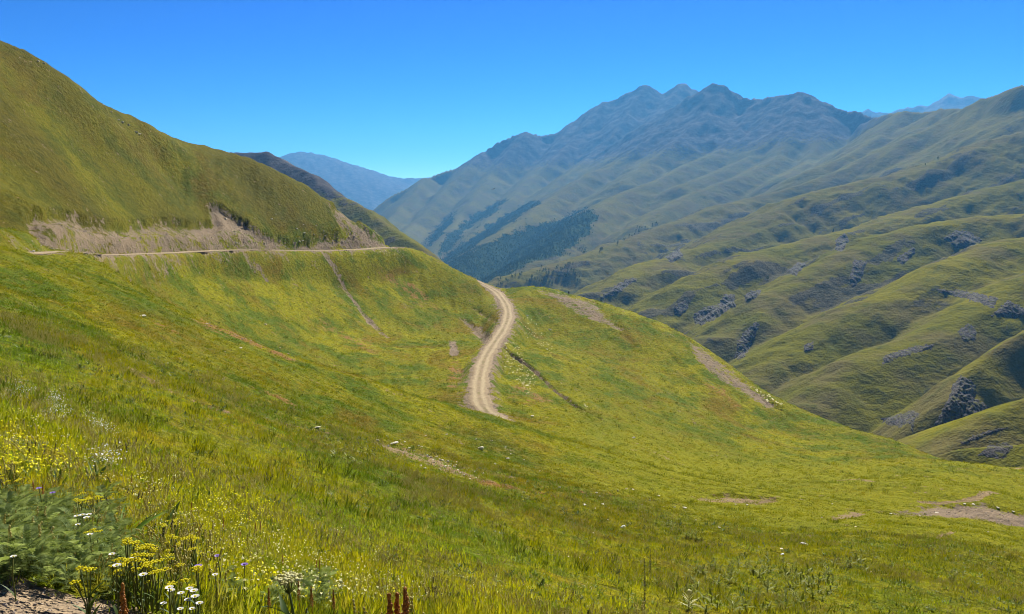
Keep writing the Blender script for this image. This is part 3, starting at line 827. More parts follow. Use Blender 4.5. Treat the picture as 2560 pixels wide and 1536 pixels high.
def make_far_mat():
    m, nt, out = new_mat("mountain_ground")
    b = NB(nt)
    p = b.pos()
    big = b.noise(p, 0.0022, 4.0, 0.6, dist=0.8)
    mid = b.noise(p, 0.012, 4.0, 0.62)
    sml = b.noise(p, 0.06, 4.0, 0.65)
    fin = b.noise(p, 0.3, 3.0, 0.65)
    c = b.mix(b.ramp(big, 0.38, 0.62), (0.118, 0.112, 0.012), (0.165, 0.146, 0.012))
    sx2 = b.n('ShaderNodeSeparateXYZ'); b.link(p, sx2.inputs[0])
    c = b.mix(b.ramp(mid, 0.42, 0.64, 0, 0.85), c, (0.122, 0.098, 0.036))
    c = b.mix(b.math('MULTIPLY', b.ramp(sx2.outputs[1], 1000.0, 2200.0), 0.45), c, (0.122, 0.096, 0.040))
    c = b.mix(b.ramp(sml, 0.48, 0.72, 0, 0.65), c, (0.075, 0.085, 0.020))
    c = b.mix(b.ramp(fin, 0.55, 0.75, 0, 0.6), c, (0.045, 0.048, 0.022))
    rk = b.mix(b.ramp(b.noise(p, 0.02, 5.0, 0.7), 0.4, 0.65), (0.060, 0.055, 0.055), (0.120, 0.105, 0.095))
    fo = b.mix(b.ramp(fin, 0.4, 0.6), (0.028, 0.038, 0.014), (0.060, 0.075, 0.020))
    bru = b.mix(b.ramp(fin, 0.38, 0.62), (0.050, 0.046, 0.030), (0.105, 0.092, 0.062))
    ba = b.attr("brush").outputs["Fac"]
    c = b.mix(b.math('MULTIPLY', b.ramp(b.math('ADD', ba, b.math('MULTIPLY', b.math('SUBTRACT', sml, 0.5), 1.8)), 0.42, 0.62), 0.85), c, bru)
    ra = b.attr("rock").outputs["Fac"]; fa = b.attr("forest").outputs["Fac"]
    c = b.mix(b.ramp(b.math('ADD', ra, b.math('MULTIPLY', b.math('SUBTRACT', sml, 0.5), 0.9)), 0.38, 0.62), c, rk)
    c = b.mix(b.ramp(b.math('ADD', fa, b.math('MULTIPLY', b.math('SUBTRACT', sml, 0.5), 1.2)), 0.35, 0.65), c, fo)
    h = b.math('ADD', b.math('MULTIPLY', sml, 6.0), b.math('MULTIPLY', fin, 1.2))
    s = b.principled(c, 1.0, b.bump(h, 0.7, 1.0), 0.0)
    b.link(s, out.inputs["Surface"])
    return m


MAT_FAR = make_far_mat()
fg = np.where(FG < 0, -1, FG).reshape(FNT, FNR)
qg = fg[:-1, :-1].ravel()
# loose floor pieces belong to the nearest landform
qrr = np.sqrt(FR[:-1] * FR[1:])[None].repeat(FNT - 1, 0).ravel()
for gi, g in enumerate(GROUPS):
    o = grid_mesh(g, FX, FY, FZ, FNT, FNR, {'rock': rock, 'forest': forest, 'brush': brush}, MAT_FAR, qg == gi)
    o["kind"] = "structure"
o = grid_mesh("valley_floor", FX, FY, FZ, FNT, FNR, {'rock': rock, 'forest': forest, 'brush': brush}, MAT_FAR, qg < 0)
o["kind"] = "structure"

# ------------------------------------------------------------------ haze: one closed box of even air
def make_haze():
    m, nt, out = new_mat("haze_air")
    v = nt.nodes.new("ShaderNodeVolumePrincipled")
    v.inputs["Color"].default_value = (0.13, 0.47, 0.93, 1)
    v.inputs["Density"].default_value = HAZE_DENSITY
    v.inputs["Anisotropy"].default_value = 0.3
    nt.links.new(v.outputs[0], out.inputs["Volume"])
    bm = bmesh.new()
    bmesh.ops.create_cube(bm, size=1.0)
    me = bpy.data.meshes.new("haze"); bm.to_mesh(me); bm.free()
    me.materials.append(m)
    o = bpy.data.objects.new("haze", me)
    zlo = min(NZ.min(), FZ.min()) - 2.0
    zhi = max(NZ.max(), FZ.max()) + 20.0
    x = 12000.0
    o.scale = (2 * x, 14500.0, zhi - zlo)
    o.location = (0, 14500.0 / 2 - 900.0, (zlo + zhi) / 2)
    COL.objects.link(o)
    o["kind"] = "stuff"; o["label"] = "thin blue haze filling the air of the valley"; o["category"] = "haze"


HAZE_DENSITY = 6.8e-5
make_haze()

# ------------------------------------------------------------------ small builders
def tag(o, label, cat, group=None):
    o["label"] = label; o["category"] = cat
    if group:
        o["group"] = group
    return o


def empty(name, loc, rz=0.0, sc=1.0):
    o = bpy.data.objects.new(name, None)
    o.empty_display_size = 0.1
    o.location = loc; o.rotation_euler = (0, 0, rz); o.scale = (sc, sc, sc)
    COL.objects.link(o)
    return o


class MB:
    def __init__(self):
        self.v = []; self.f = []; self.smooth = True
    def add(self, vs_, fs):
        n = len(self.v)
        self.v += [tuple(x) for x in vs_]
        self.f += [tuple(i + n for i in f) for f in fs]
    def tube(self, pts, rads, k=5):
        pts = [Vector(p) for p in pts]
        rings = []
        for i, p in enumerate(pts):
            t = (pts[min(i + 1, len(pts) - 1)] - pts[max(i - 1, 0)]).normalized()
            u = t.orthogonal().normalized(); w = t.cross(u)
            rings.append([p + (u * math.cos(a) + w * math.sin(a)) * rads[i] for a in [2 * math.pi * j / k for j in range(k)]])
        fs = []
        for i in range(len(pts) - 1):
            for j in range(k):
                fs.append((i * k + j, i * k + (j + 1) % k, (i + 1) * k + (j + 1) % k, (i + 1) * k + j))
        fs.append(tuple(range((len(pts) - 1) * k, len(pts) * k)))
        self.add([v for r in rings for v in r], fs)
    def blade(self, base, az, length, width, lean, bend, seg=3, fold=0.0):
        """a strap leaf rising from base, leaning to azimuth az and arching over; two strips with a midrib fold"""
        d = Vector((math.cos(az), math.sin(az), 0)); side = Vector((-math.sin(az), math.cos(az), 0))
        pos = Vector(base); ang = lean
        vs_ = []
        for i in range(seg + 1):
            t = i / seg
            w = width * (1 - t) ** 0.75 * (0.55 + 1.2 * t if t < 0.4 else 1.03) * 0.5
            if i == seg:
                w = 0.0
            mid = pos - Vector((0, 0, fold * w))
            vs_ += [pos - side * w, mid, pos + side * w]
            step = length / seg
            pos = pos + (d * math.sin(ang) + Vector((0, 0, math.cos(ang)))) * step
            ang += bend / seg
        fs = []
        for i in range(seg):
            a = i * 3
            if i < seg - 1:
                fs += [(a, a + 1, a + 4, a + 3), (a + 1, a + 2, a + 5, a + 4)]
            else:
                fs += [(a, a + 1, a + 4), (a + 1, a + 2, a + 4)]
        self.add(vs_, fs)
    def ball(self, c, r, sub=1, squash=1.0, seed=0, rough=0.0):
        bm = bmesh.new()
        bmesh.ops.create_icosphere(bm, subdivisions=sub, radius=1.0)
        rn = random.Random(seed)
        vs_ = []
        for v in bm.verts:
            k = 1 + rough * (rn.random() - 0.5) * 2
            vs_.append((c[0] + v.co.x * r * k, c[1] + v.co.y * r * k, c[2] + v.co.z * r * k * squash))
        self.add(vs_, [tuple(v.index for v in f.verts) for f in bm.faces])
        bm.free()
    def mesh(self, name, mat):
        me = bpy.data.meshes.new(name)
        me.from_pydata(self.v, [], self.f)
        if self.smooth:
            me.polygons.foreach_set("use_smooth", np.ones(len(me.polygons), bool))
        me.materials.append(mat)
        me.update()
        return me
    def build(self, name, mat, parent=None):
        return link(name, self.mesh(name, mat), parent)


def link(name, me, parent=None, mw=None):
    o = bpy.data.objects.new(name, me)
    COL.objects.link(o)
    if parent is not None:
        o.parent = parent
    if mw is not None:
        o.matrix_local = mw
    return o


def copy_tree(root, loc, rz, sc, label=None, group=None):
    r = root.copy(); COL.objects.link(r)
    r.location = loc; r.rotation_euler = (0, 0, rz); r.scale = (sc, sc, sc)
    if label:
        r["label"] = label
    if group:
        r["group"] = group
    for ch in root.children:
        c = ch.copy(); COL.objects.link(c); c.parent = r
        for g in ch.children:
            d = g.copy(); COL.objects.link(d); d.parent = c
    return r


def leaf_mat(name, col, col2=None, trans=0.45, rough=0.55, scale=9.0, turf=False, spec=0.25):
    m, nt, out = new_mat(name)
    b = NB(nt)
    p = b.pos()
    if turf:
        c, _ = turf_colour(b, p)
        rnd = b.n("ShaderNodeObjectInfo").outputs["Random"]
        c = b.mix(1.0, c, (1.65, 1.65, 1.6), 'MULTIPLY')
        c = b.mix(b.ramp(rnd, 0.15, 0.45, 0.55, 0.0), c, (0.14, 0.20, 0.010))
        c = b.mix(b.ramp(rnd, 0.08, 0.18, 0.7, 0.0), c, (0.09, 0.11, 0.006))
        c = b.mix(b.ramp(rnd, 0.72, 1.0, 0.0, 0.5), c, (0.42, 0.38, 0.09))
    else:
        c = b.mix(b.ramp(b.noise(p, scale, 2.0, 0.6), 0.35, 0.65), col, col2 or col)
    d = b.principled(c, rough, None, spec)
    t = b.n("ShaderNodeBsdfTranslucent")
    b.set(t.inputs["Color"], b.mix(0.35, c, (0.30, 0.30, 0.01)) if not turf else c)
    mx = b.n("ShaderNodeMixShader")
    mx.inputs[0].default_value = trans
    b.link(d, mx.inputs[1]); b.link(t.outputs[0], mx.inputs[2])
    b.link(mx.outputs[0], out.inputs["Surface"])
    return m


def plain_mat(name, col, col2, scale=6.0, rough=0.9, bump=0.0, spec=0.1):
    m, nt, out = new_mat(name)
    b = NB(nt)
    p = b.pos()
    n1 = b.noise(p, scale, 4.0, 0.65)
    c = b.mix(b.ramp(n1, 0.35, 0.65), col, col2)
    s_ = b.principled(c, rough, b.bump(b.noise(p, scale * 2.5, 4.0, 0.7), 0.8, bump) if bump else None, spec)
    b.link(s_, out.inputs["Surface"])
    return m


M_GRASS = leaf_mat("grass_blades", None, turf=True, trans=0.62, rough=0.6, spec=0.12)
M_GRASS_FAR = leaf_mat("grass_clumps", None, turf=True, trans=0.28, rough=0.7, spec=0.1)
M_FEATHER = leaf_mat("feathery_leaf", (0.13, 0.20, 0.05), (0.36, 0.44, 0.17), trans=0.5, scale=22.0)
M_BRIGHT = leaf_mat("bright_leaf", (0.10, 0.20, 0.010), (0.15, 0.24, 0.012), trans=0.5)
M_DARKLEAF = leaf_mat("dark_leaf", (0.050, 0.105, 0.012), (0.075, 0.13, 0.015), trans=0.4)
M_VERAT = leaf_mat("broad_leaf", (0.17, 0.20, 0.012), (0.26, 0.28, 0.016), trans=0.5, scale=4.0)
M_STEM = leaf_mat("green_stem", (0.10, 0.13, 0.02), (0.14, 0.14, 0.02), trans=0.2)
M_YELLOW = leaf_mat("yellow_petal", (0.86, 0.76, 0.002), (0.92, 0.84, 0.004), trans=0.55, scale=30)
M_WHITE = leaf_mat("white_petal", (0.72, 0.70, 0.66), (0.80, 0.79, 0.76), trans=0.3, scale=30)
M_CREAM = leaf_mat("cream_petal", (0.55, 0.50, 0.16), (0.66, 0.62, 0.30), trans=0.3, scale=30)
M_PURPLE = leaf_mat("violet_petal", (0.20, 0.12, 0.42), (0.28, 0.18, 0.50), trans=0.3, scale=30)
M_RED = leaf_mat("rust_seed", (0.34, 0.11, 0.015), (0.48, 0.20, 0.03), trans=0.25, scale=40)
M_BROWN = leaf_mat("brown_spike", (0.085, 0.070, 0.020), (0.13, 0.10, 0.03), trans=0.15, scale=40)
M_STONE = plain_mat("pale_stone", (0.52, 0.46, 0.33), (0.68, 0.62, 0.48), 3.0, 0.9, 0.05)
M_WSTONE = plain_mat("white_stone", (0.60, 0.58, 0.55), (0.74, 0.73, 0.72), 3.0, 0.9, 0.05)
M_CRAG = None

# ------------------------------------------------------------------ grass and flower specks (uncountable: one object each, instanced)
def instancer(name, pts, scales, variants, protos, label, cat, tilt=0.18):
    me = bpy.data.meshes.new(name)
    me.vertices.add(len(pts))
    me.vertices.foreach_set("co", np.asarray(pts, np.float32).ravel())
    a = me.attributes.new("size", 'FLOAT', 'POINT'); a.data.foreach_set("value", np.asarray(scales, np.float32))
    a = me.attributes.new("pick", 'INT', 'POINT'); a.data.foreach_set("value", np.asarray(variants, np.int32))
    rot = np.stack([rng.normal(0, tilt, len(pts)), rng.normal(0, tilt, len(pts)), rng.uniform(0, 6.283, len(pts))], -1)
    a = me.attributes.new("turn", 'FLOAT_VECTOR', 'POINT'); a.data.foreach_set("vector", rot.astype(np.float32).ravel())
    o = bpy.data.objects.new(name, me); COL.objects.link(o)
    g = bpy.data.node_groups.new(name + "_nodes", 'GeometryNodeTree')
    g.interface.new_socket("Geometry", in_out='INPUT', socket_type='NodeSocketGeometry')
    g.interface.new_socket("Geometry", in_out='OUTPUT', socket_type='NodeSocketGeometry')
    N = g.nodes; L = g.links
    gi = N.new("NodeGroupInput"); go = N.new("NodeGroupOutput")
    join = N.new("GeometryNodeJoinGeometry")
    def attr(nm, t):
        n = N.new("GeometryNodeInputNamedAttribute"); n.data_type = t; n.inputs["Name"].default_value = nm
        return n.outputs["Attribute"]
    pk = attr("pick", 'INT'); sz = attr("size", 'FLOAT'); tr = attr("turn", 'FLOAT_VECTOR')
    for k, ob in enumerate(protos):
        iop = N.new("GeometryNodeInstanceOnPoints")
        oi = N.new("GeometryNodeObjectInfo"); oi.inputs["Object"].default_value = ob; oi.inputs["As Instance"].default_value = True
        cmp = N.new("FunctionNodeCompare"); cmp.data_type = 'INT'; cmp.operation = 'EQUAL'
        L.new(pk, cmp.inputs[2]); cmp.inputs[3].default_value = k
        L.new(gi.outputs[0], iop.inputs["Points"])
        L.new(cmp.outputs[0], iop.inputs["Selection"])
        L.new(oi.outputs["Geometry"], iop.inputs["Instance"])
        L.new(tr, iop.inputs["Rotation"]); L.new(sz, iop.inputs["Scale"])
        L.new(iop.outputs[0], join.inputs[0])
    L.new(join.outputs[0], go.inputs[0])
    md = o.modifiers.new("scatter", 'NODES'); md.node_group = g
    o["kind"] = "stuff"; o["label"] = label; o["category"] = cat
    return o


def proto(name, mb, mat):
    return bpy.data.objects.new(name, mb.mesh(name, mat))       # kept out of the scene, only instanced


def tuft(n, h, spread, w, seed, seg=3):
    rn = random.Random(seed); mb = MB()
    for i in range(n):
        a = rn.uniform(0, 6.283); rr_ = spread * math.sqrt(rn.random())
        a2 = a + rn.uniform(-0.8, 0.8)
        mb.blade((rr_ * math.cos(a), rr_ * math.sin(a), -0.03), a2, h * rn.uniform(0.55, 1.1), w * rn.uniform(0.7, 1.3), rn.uniform(0.05, 0.5), rn.uniform(0.3, 1.2), seg)
    return mb


T_NEAR = [proto("grass_tuft", tuft(34, 0.10, 0.15, 0.008, 10 + k, 3), M_GRASS) for k in range(3)]
T_MID = [proto("grass_clump", tuft(26, 0.12, 0.25, 0.018, 20 + k, 2), M_GRASS) for k in range(3)]
T_TALL = [proto("tall_tussock", tuft(26, 0.30, 0.30, 0.04, 40 + k, 2), M_GRASS_FAR) for k in range(2)]
T_FAR = [proto("grass_clump_far", tuft(18, 0.20, 0.50, 0.07, 30 + k, 2), M_GRASS_FAR) for k in range(2)]


def scatter_ground(n, r0, r1, th0=-32.5, th1=32.5, power=1.0):
    th = np.radians(rng.uniform(th0, th1, n))
    u = rng.random(n)
    r = r0 * (r1 / r0) ** u if power == 0 else (r0 ** power + u * (r1 ** power - r0 ** power)) ** (1 / power)
    X = np.sin(th) * r; Y = np.cos(th) * r
    return X, Y, ground_z(X, Y), r


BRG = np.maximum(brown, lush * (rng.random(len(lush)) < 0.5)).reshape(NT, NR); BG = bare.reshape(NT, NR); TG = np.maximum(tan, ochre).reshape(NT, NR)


def mask_at(G_, X, Y):
    i = np.clip(np.round(np.interp(np.arctan2(X, Y), TH, np.arange(NT))), 0, NT - 1).astype(int)
    j = np.clip(np.round(np.interp(np.hypot(X, Y), RR, np.arange(NR))), 0, NR - 1).astype(int)
    return G_[i, j]


def grass_layer(specs):
    P_, S_, K_ = [], [], []
    for n, r0, r1, power, kinds, smin, smax in specs:
        X, Y, Z, r = scatter_ground(n, r0, r1, power=power)
        b_ = np.maximum(mask_at(BG, X, Y), 0.9 * mask_at(TG, X, Y))
        dens = 0.55 + 0.9 * fbm(X / 7, Y / 7, 3, 61)
        b_ = np.maximum(b_, 0.74 * (mask_at(BRG, X, Y) > 0.35))
        keep = (rng.random(n) > b_ * 1.35) & (rng.random(n) < dens + 0.35)
        X, Y, Z = X[keep], Y[keep], Z[keep]
        P_.append(np.stack([X, Y, Z - 0.02], -1))
        S_.append(rng.uniform(smin, smax, len(X)) * (0.75 + 0.6 * np.clip(0.5 + fbm(X / 3.1, Y / 3.1, 2, 71), 0, 1)))
        K_.append(rng.choice(kinds, len(X)))
    return np.concatenate(P_), np.concatenate(S_), np.concatenate(K_)


p_, s_, k_ = grass_layer([(16000, 3.4, 16, 1.2, [0, 1, 2], 0.6, 1.25), (36000, 12, 60, 1.0, [3, 4, 5], 0.55, 1.15), (60000, 45, 190, 1.1, [6, 7], 0.5, 1.0), (30000, 125, 385, 1.3, [6, 7], 0.6, 1.2), (9000, 22, 130, 1.0, [8, 9], 0.5, 1.25), (16000, 125, 385, 1.3, [8, 9], 1.0, 2.2)])
instancer("meadow_grass", p_, s_, k_, T_NEAR + T_MID + T_FAR + T_TALL, "yellow green alpine grass covering the slopes", "grass")


def herb_proto(seed, n, L, W_, lean, mat, nm):
    rn_ = random.Random(seed); mb = MB()
    for k in range(n):
        a = k * 2.399 + rn_.uniform(-0.4, 0.4)
        mb.blade((rn_.uniform(-0.05, 0.05), rn_.uniform(-0.05, 0.05), 0.0), a, L * rn_.uniform(0.6, 1.2), W_ * rn_.uniform(0.7, 1.3), rn_.uniform(*lean), rn_.uniform(0.2, 0.8), 3, 0.3)
    return proto(nm, mb, mat)


def stalk_proto(seed, n, h, mat, nm):
    rn_ = random.Random(seed); mb = MB()
    for k in range(n):
        x, y, a, l = rn_.uniform(-0.15, 0.15), rn_.uniform(-0.15, 0.15), rn_.uniform(0, 6.28), rn_.uniform(0.02, 0.12)
        hh = h * rn_.uniform(0.6, 1.2)
        top = (x + l * math.cos(a), y + l * math.sin(a), hh)
        mb.tube([(x, y, -0.02), (x + 0.3 * l * math.cos(a), y + 0.3 * l * math.sin(a), hh * 0.6), top], [0.0022, 0.002, 0.0015], 3)
        for q in range(4):
            mb.ball((top[0] + rn_.uniform(-0.006, 0.006), top[1] + rn_.uniform(-0.006, 0.006), hh - 0.018 * q), 0.007, 1, 1.6)
    return proto(nm, mb, mat)


M_HERB1 = leaf_mat("herb_leaf_green", (0.13, 0.21, 0.010), (0.24, 0.31, 0.016), trans=0.5, scale=3.0)
M_HERB2 = leaf_mat("herb_leaf_grey", (0.17, 0.21, 0.08), (0.26, 0.30, 0.13), trans=0.35, scale=3.0)
M_STRAW = leaf_mat("straw_stalk", (0.46, 0.38, 0.08), (0.58, 0.50, 0.17), trans=0.45, scale=5.0)
HB = [herb_proto(1, 9, 0.12, 0.035, (0.5, 1.2), M_HERB1, "herb_tuft"), herb_proto(2, 12, 0.10, 0.022, (0.4, 1.2), M_HERB2, "grey_herb_tuft"), stalk_proto(3, 9, 0.26, M_STRAW, "seed_stalks"), stalk_proto(4, 7, 0.24, M_BROWN, "brown_stalks"), herb_proto(5, 10, 0.16, 0.06, (0.4, 1.1), M_DARKLEAF, "dark_herb_tuft")]
X, Y, Z, r = scatter_ground(15000, 3.8, 70, power=0.9)
sel_ = (rng.random(len(X)) > mask_at(BG, X, Y) * 1.4) & (fbm(X / 4, Y / 4, 3, 81) > -0.12)
kind = rng.choice([0, 1, 2, 3, 4], len(X), p=[0.36, 0.28, 0.22, 0.03, 0.11])
kind = np.where(fbm(X / 9, Y / 9, 2, 83) > 0.22, 0, np.where(fbm(X / 9 + 50, Y / 9, 2, 84) > 0.34, 2, kind))
instancer("meadow_herbs", np.stack([X, Y, Z - 0.01], -1)[sel_], (rng.uniform(0.6, 1.3, len(X)) * np.interp(r, [4, 25, 70], [0.8, 1.1, 1.9]))[sel_], kind[sel_], HB, "low herbs and dry seed stalks mixed through the meadow grass", "herbs", 0.2)


def speck(r, n, seed, mat, nm, h=0.17):
    mb = MB(); rn = random.Random(seed)
    for k in range(n):
        cx, cy, hz = rn.uniform(-0.12, 0.12), rn.uniform(-0.12, 0.12), h * rn.uniform(0.75, 1.2)
        ring = [(cx + r * rn.uniform(0.8, 1.1) * math.cos(a), cy + r * rn.uniform(0.8, 1.1) * math.sin(a), hz + rn.uniform(-0.01, 0.01)) for a in [i * 6.283 / 6 for i in range(6)]]
        mb.add(ring + [(cx, cy, hz + r * 0.5)], [(i, (i + 1) % 6, 6) for i in range(6)])
    return proto(nm, mb, mat)


S_Y = speck(0.0095, 3, 1, M_YELLOW, "yellow_specks"); S_W = speck(0.010, 4, 2, M_WHITE, "white_specks"); S_C = speck(0.009, 4, 3, M_CREAM, "cream_specks")
S_WB = speck(0.10, 3, 4, M_CREAM, "white_drift", 0.35)
FP, FS, FK = [], [], []


def flower_patch(poly, n, kind, smin=0.8, smax=1.4, ymul=1.0):
    xs = [p[0] for p in poly]; ys = [p[1] for p in poly]
    x = rng.uniform(min(xs), max(xs), n * 3); y = rng.uniform(min(ys), max(ys), n * 3)
    ok = in_poly(x, y, poly)
    h = grid_lookup(x[ok][:n], y[ok][:n])
    h = h[~np.isnan(h[:, 0])]
    for q in h:
        FP.append((q[0], q[1], q[2])); FS.append(rng.uniform(smin, smax)); FK.append(kind)


flower_patch([(0, 1090), (90, 1130), (190, 1180), (120, 1240), (0, 1250)], 90, 0)
flower_patch([(0, 1000), (120, 1020), (260, 1110), (420, 1230), (560, 1330), (640, 1400), (500, 1420), (330, 1290), (150, 1200), (0, 1080)], 150, 0, 0.6, 1.0)
flower_patch([(490, 1240), (640, 1270), (720, 1330), (620, 1350), (500, 1300)], 90, 0)
flower_patch([(640, 1330), (1000, 1440), (1060, 1536), (560, 1536)], 90, 0, 0.6, 1.1)
flower_patch([(120, 985), (150, 990), (175, 1060), (130, 1070)], 70, 1, 0.9, 1.5)
flower_patch([(210, 1055), (240, 1060), (290, 1095), (270, 1100)], 55, 1, 0.9, 1.5)
flower_patch([(240, 1140), (280, 1160), (280, 1190), (250, 1180)], 30, 1)
flower_patch([(0, 940), (300, 1000), (700, 1250), (1000, 1400), (1000, 1536), (600, 1536), (300, 1240), (0, 1150)], 330, 2, 0.8, 1.3)
flower_patch([(700, 1400), (1500, 1480), (1500, 1536), (700, 1536)], 150, 2, 0.8, 1.3)
flower_patch([(1262, 860), (1290, 860), (1340, 950), (1330, 1000), (1290, 960), (1258, 920)], 110, 3, 1.0, 2.0)
flower_patch([(1290, 790), (1330, 800), (1390, 880), (1370, 900), (1310, 840)], 60, 3, 1.0, 1.9)
flower_patch([(1400, 960), (1420, 985), (1500, 1045), (1480, 1040)], 30, 3, 1.6, 3.0)
flower_patch([(1850, 950), (1900, 985), (1960, 1020), (1930, 1020)], 40, 3, 2.0, 3.6)
flower_patch([(900, 618), (985, 618), (1040, 660), (1010, 660)], 70, 3, 0.8, 1.5)
flower_patch([(0, 960), (60, 965), (120, 1020), (0, 1010)], 40, 1, 0.8, 1.4)
instancer("wildflowers", FP, FS, FK, [S_Y, S_W, S_C, S_WB], "tiny yellow, white and cream flowers dotted through the meadow grass", "wildflowers", 0.2)


# ------------------------------------------------------------------ placing things by where they are seen
def place(px, py, h=0.0):
    """ground place of a thing whose top (height h) is seen at this pixel"""
    y = py
    for _ in range(24):
        g = grid_lookup([px], [y])[0]
        if np.isnan(g[0]):
            return None
        if h == 0:
            break
        y = 0.6 * y + 0.4 * min(py + h * F / math.hypot(g[3], g[2]) * 0.95, 2200.0)
    return Vector((g[0], g[1], g[2])), g[3]


# ---- stones
def stone_mesh(seed, flat=0.6, sub=2, mat=None, jag=0.28):
    rn = random.Random(seed)
    bm = bmesh.new()
    bmesh.ops.create_icosphere(bm, subdivisions=sub, radius=0.5)
    planes = []
    for k in range(9):
        d = Vector((rn.gauss(0, 1), rn.gauss(0, 1), rn.gauss(0, 1))).normalized()
        planes.append((d, rn.uniform(0.27, 0.42)))
    for v in bm.verts:
        for d, t in planes:
            e = v.co.dot(d) - t
            if e > 0:
                v.co -= d * e
        v.co *= 1 + rn.uniform(-jag, jag) * 0.16
        v.co.z *= flat
    me = bpy.data.meshes.new("stone"); bm.to_mesh(me); bm.free()
    me.materials.append(mat or M_STONE)
    return me


STONES = [stone_mesh(s0, f0) for s0, f0 in ((1, 0.6), (2, 0.5), (3, 0.75), (4, 0.4), (5, 0.62))]
WSTONE = stone_mesh(9, 0.7, mat=M_WSTONE)


def put_stone(px, py, wpx, label, group=None, k=None, me=None, name="stone", sink=0.18):
    r_ = place(px, py + wpx * 0.15)
    if r_ is None:
        return
    c, d = r_
    size = wpx * d / F
    o = bpy.data.objects.new(name, me or STONES[(k if k is not None else random.randrange(5))])
    sx, sy, sz = size * 1.1, size * random.uniform(0.9, 1.3), size * random.uniform(0.6, 0.85)
    o.scale = (sx, sy, sz)
    o.rotation_euler = (random.uniform(-0.15, 0.15), random.uniform(-0.15, 0.15), random.uniform(-0.5, 0.5))
    o.location = (c.x, c.y, c.z + sz * sink)
    COL.objects.link(o)
    tag(o, label, "stone" if name == "stone" else "boulder", group)
    return o


put_stone(1202, 1121, 16, "dark fronted boulder standing alone on the green below the lower road", k=2, name="boulder", sink=0.3)
put_stone(985, 1108, 23, "long flat slab at the upper edge of the stony tan band", k=3, name="boulder", sink=0.25)
put_stone(2010, 1361, 19, "boulder with a dark left side and pale top on the right pasture", k=0, name="boulder", sink=0.3)
put_stone(1557, 1318, 14, "large whitish boulder alone on the pasture left of the small leafy patches", name="boulder", me=WSTONE, sink=0.25)
put_stone(356, 790, 17, "brown and white rock halfway up the left meadow slope", k=1, name="boulder")
put_stone(81, 631, 11, "bright white stone at the left end of the upper road", me=WSTONE, name="boulder", sink=0.4)
put_stone(793, 1068, 16, "pale slab where the pinkish strip meets the stony band", k=3, name="boulder")
put_stone(1331, 1041, 10, "pale block on the grass right of where the lower road ends", k=1, name="boulder", sink=0.3)
put_stone(1584, 1094, 8, "white stone above the small grass mound of the spur hill", me=WSTONE)
put_stone(1375, 824, 7, "pale stone on the dark green spur face right of the lower road", k=0)
put_stone(1318, 789, 6, "small white stone just right of the lower road bend", me=WSTONE)
put_stone(944, 1101, 10, "dark rounded stone left of the long flat slab", k=2)
put_stone(1956, 1386, 10, "pinkish white stone above the broad leaved plants on the pasture", me=WSTONE)
put_stone(2533, 1503, 12, "pale stone near the lower right corner of the pasture", k=3)
put_stone(1270, 1146, 10, "flat pale stone right of and below the lone boulder", k=3)
put_stone(1423, 1232, 10, "rounded pale stone at the left end of the small red bank", k=0)
for x, y, w in [(1024, 1120, 8), (1054, 1117, 7), (1047, 1114, 6), (1075, 1141, 8), (1091, 1141, 8), (1107, 1151, 9), (1121, 1154, 10), (1122, 1165, 9), (1114, 1165, 8), (1136, 1166, 10), (1139, 1162, 7),
                (1153, 1181, 7), (1206, 1183, 7), (1175, 1198, 8), (1050, 1136, 6), (1100, 1173, 6), (1052, 1164, 8), (1062, 1171, 8), (1128, 1160, 7), (1098, 1148, 7), (1145, 1175, 6), (1165, 1176, 6), (1160, 1188, 6),
                (1186, 1180, 5), (1068, 1138, 6), (1083, 1150, 6), (1012, 1105, 6), (1000, 1100, 5), (1035, 1126, 5), (1190, 1195, 5), (1215, 1192, 5), (1240, 1201, 7), (960, 1095, 5), (1116, 1142, 6), (1142, 1155, 6)]:
    put_stone(x, y, w, "small tan stone lying in the stony band below the lone boulder", "stones of the tan stony band")
for x, y, w in [(1238, 1160, 7), (1277, 1135, 5), (1105, 1122, 7), (1064, 1089, 6), (1117, 1086, 7), (1133, 1086, 5), (1229, 1102, 7), (1264, 1118, 5), (968, 1089, 5), (1399, 1219, 7), (1310, 1150, 5), (1350, 1178, 6), (1190, 1098, 5), (1300, 1196, 5)]:
    put_stone(x, y, w, "small pale stone scattered on the smooth green around the lone boulder", "pale stones on the upper pasture")
for x, y, w in [(1475, 1233, 8), (1491, 1232, 8), (1500, 1241, 7), (1462, 1262, 11), (1507, 1261, 10), (1487, 1271, 6), (1523, 1271, 6), (1646, 1240, 9), (1624, 1251, 7), (1660, 1268, 7), (1687, 1268, 6), (1712, 1270, 12),
                (1575, 1308, 6), (1484, 1333, 7), (1566, 1222, 6), (1583, 1224, 7), (1868, 1262, 7), (1839, 1261, 6), (1664, 1389, 8), (1448, 1394, 7), (1421, 1392, 9), (1798, 1319, 8), (1544, 1226, 5), (1606, 1262, 5), (1520, 1300, 5), (1740, 1300, 5)]:
    put_stone(x, y, w, "pale stone strewn on the pasture between the red bank and the tan strip", "pale stones on the middle pasture")
for x, y, w in [(1971, 1411, 9), (1954, 1372, 7), (2054, 1294, 5), (2198, 1426, 7), (2213, 1432, 10), (2239, 1433, 8), (2179, 1430, 6), (2268, 1399, 5), (2139, 1317, 5), (2412, 1260, 8), (2434, 1261, 8), (2495, 1269, 8), (2533, 1279, 7), (2227, 1284, 8), (2342, 1282, 8), (2300, 1290, 5), (2470, 1330, 5), (2390, 1390, 5), (2080, 1260, 5)]:
    put_stone(x, y, w, "pale stone lying on the right hand pasture around the grey scree", "pale stones on the right pasture")
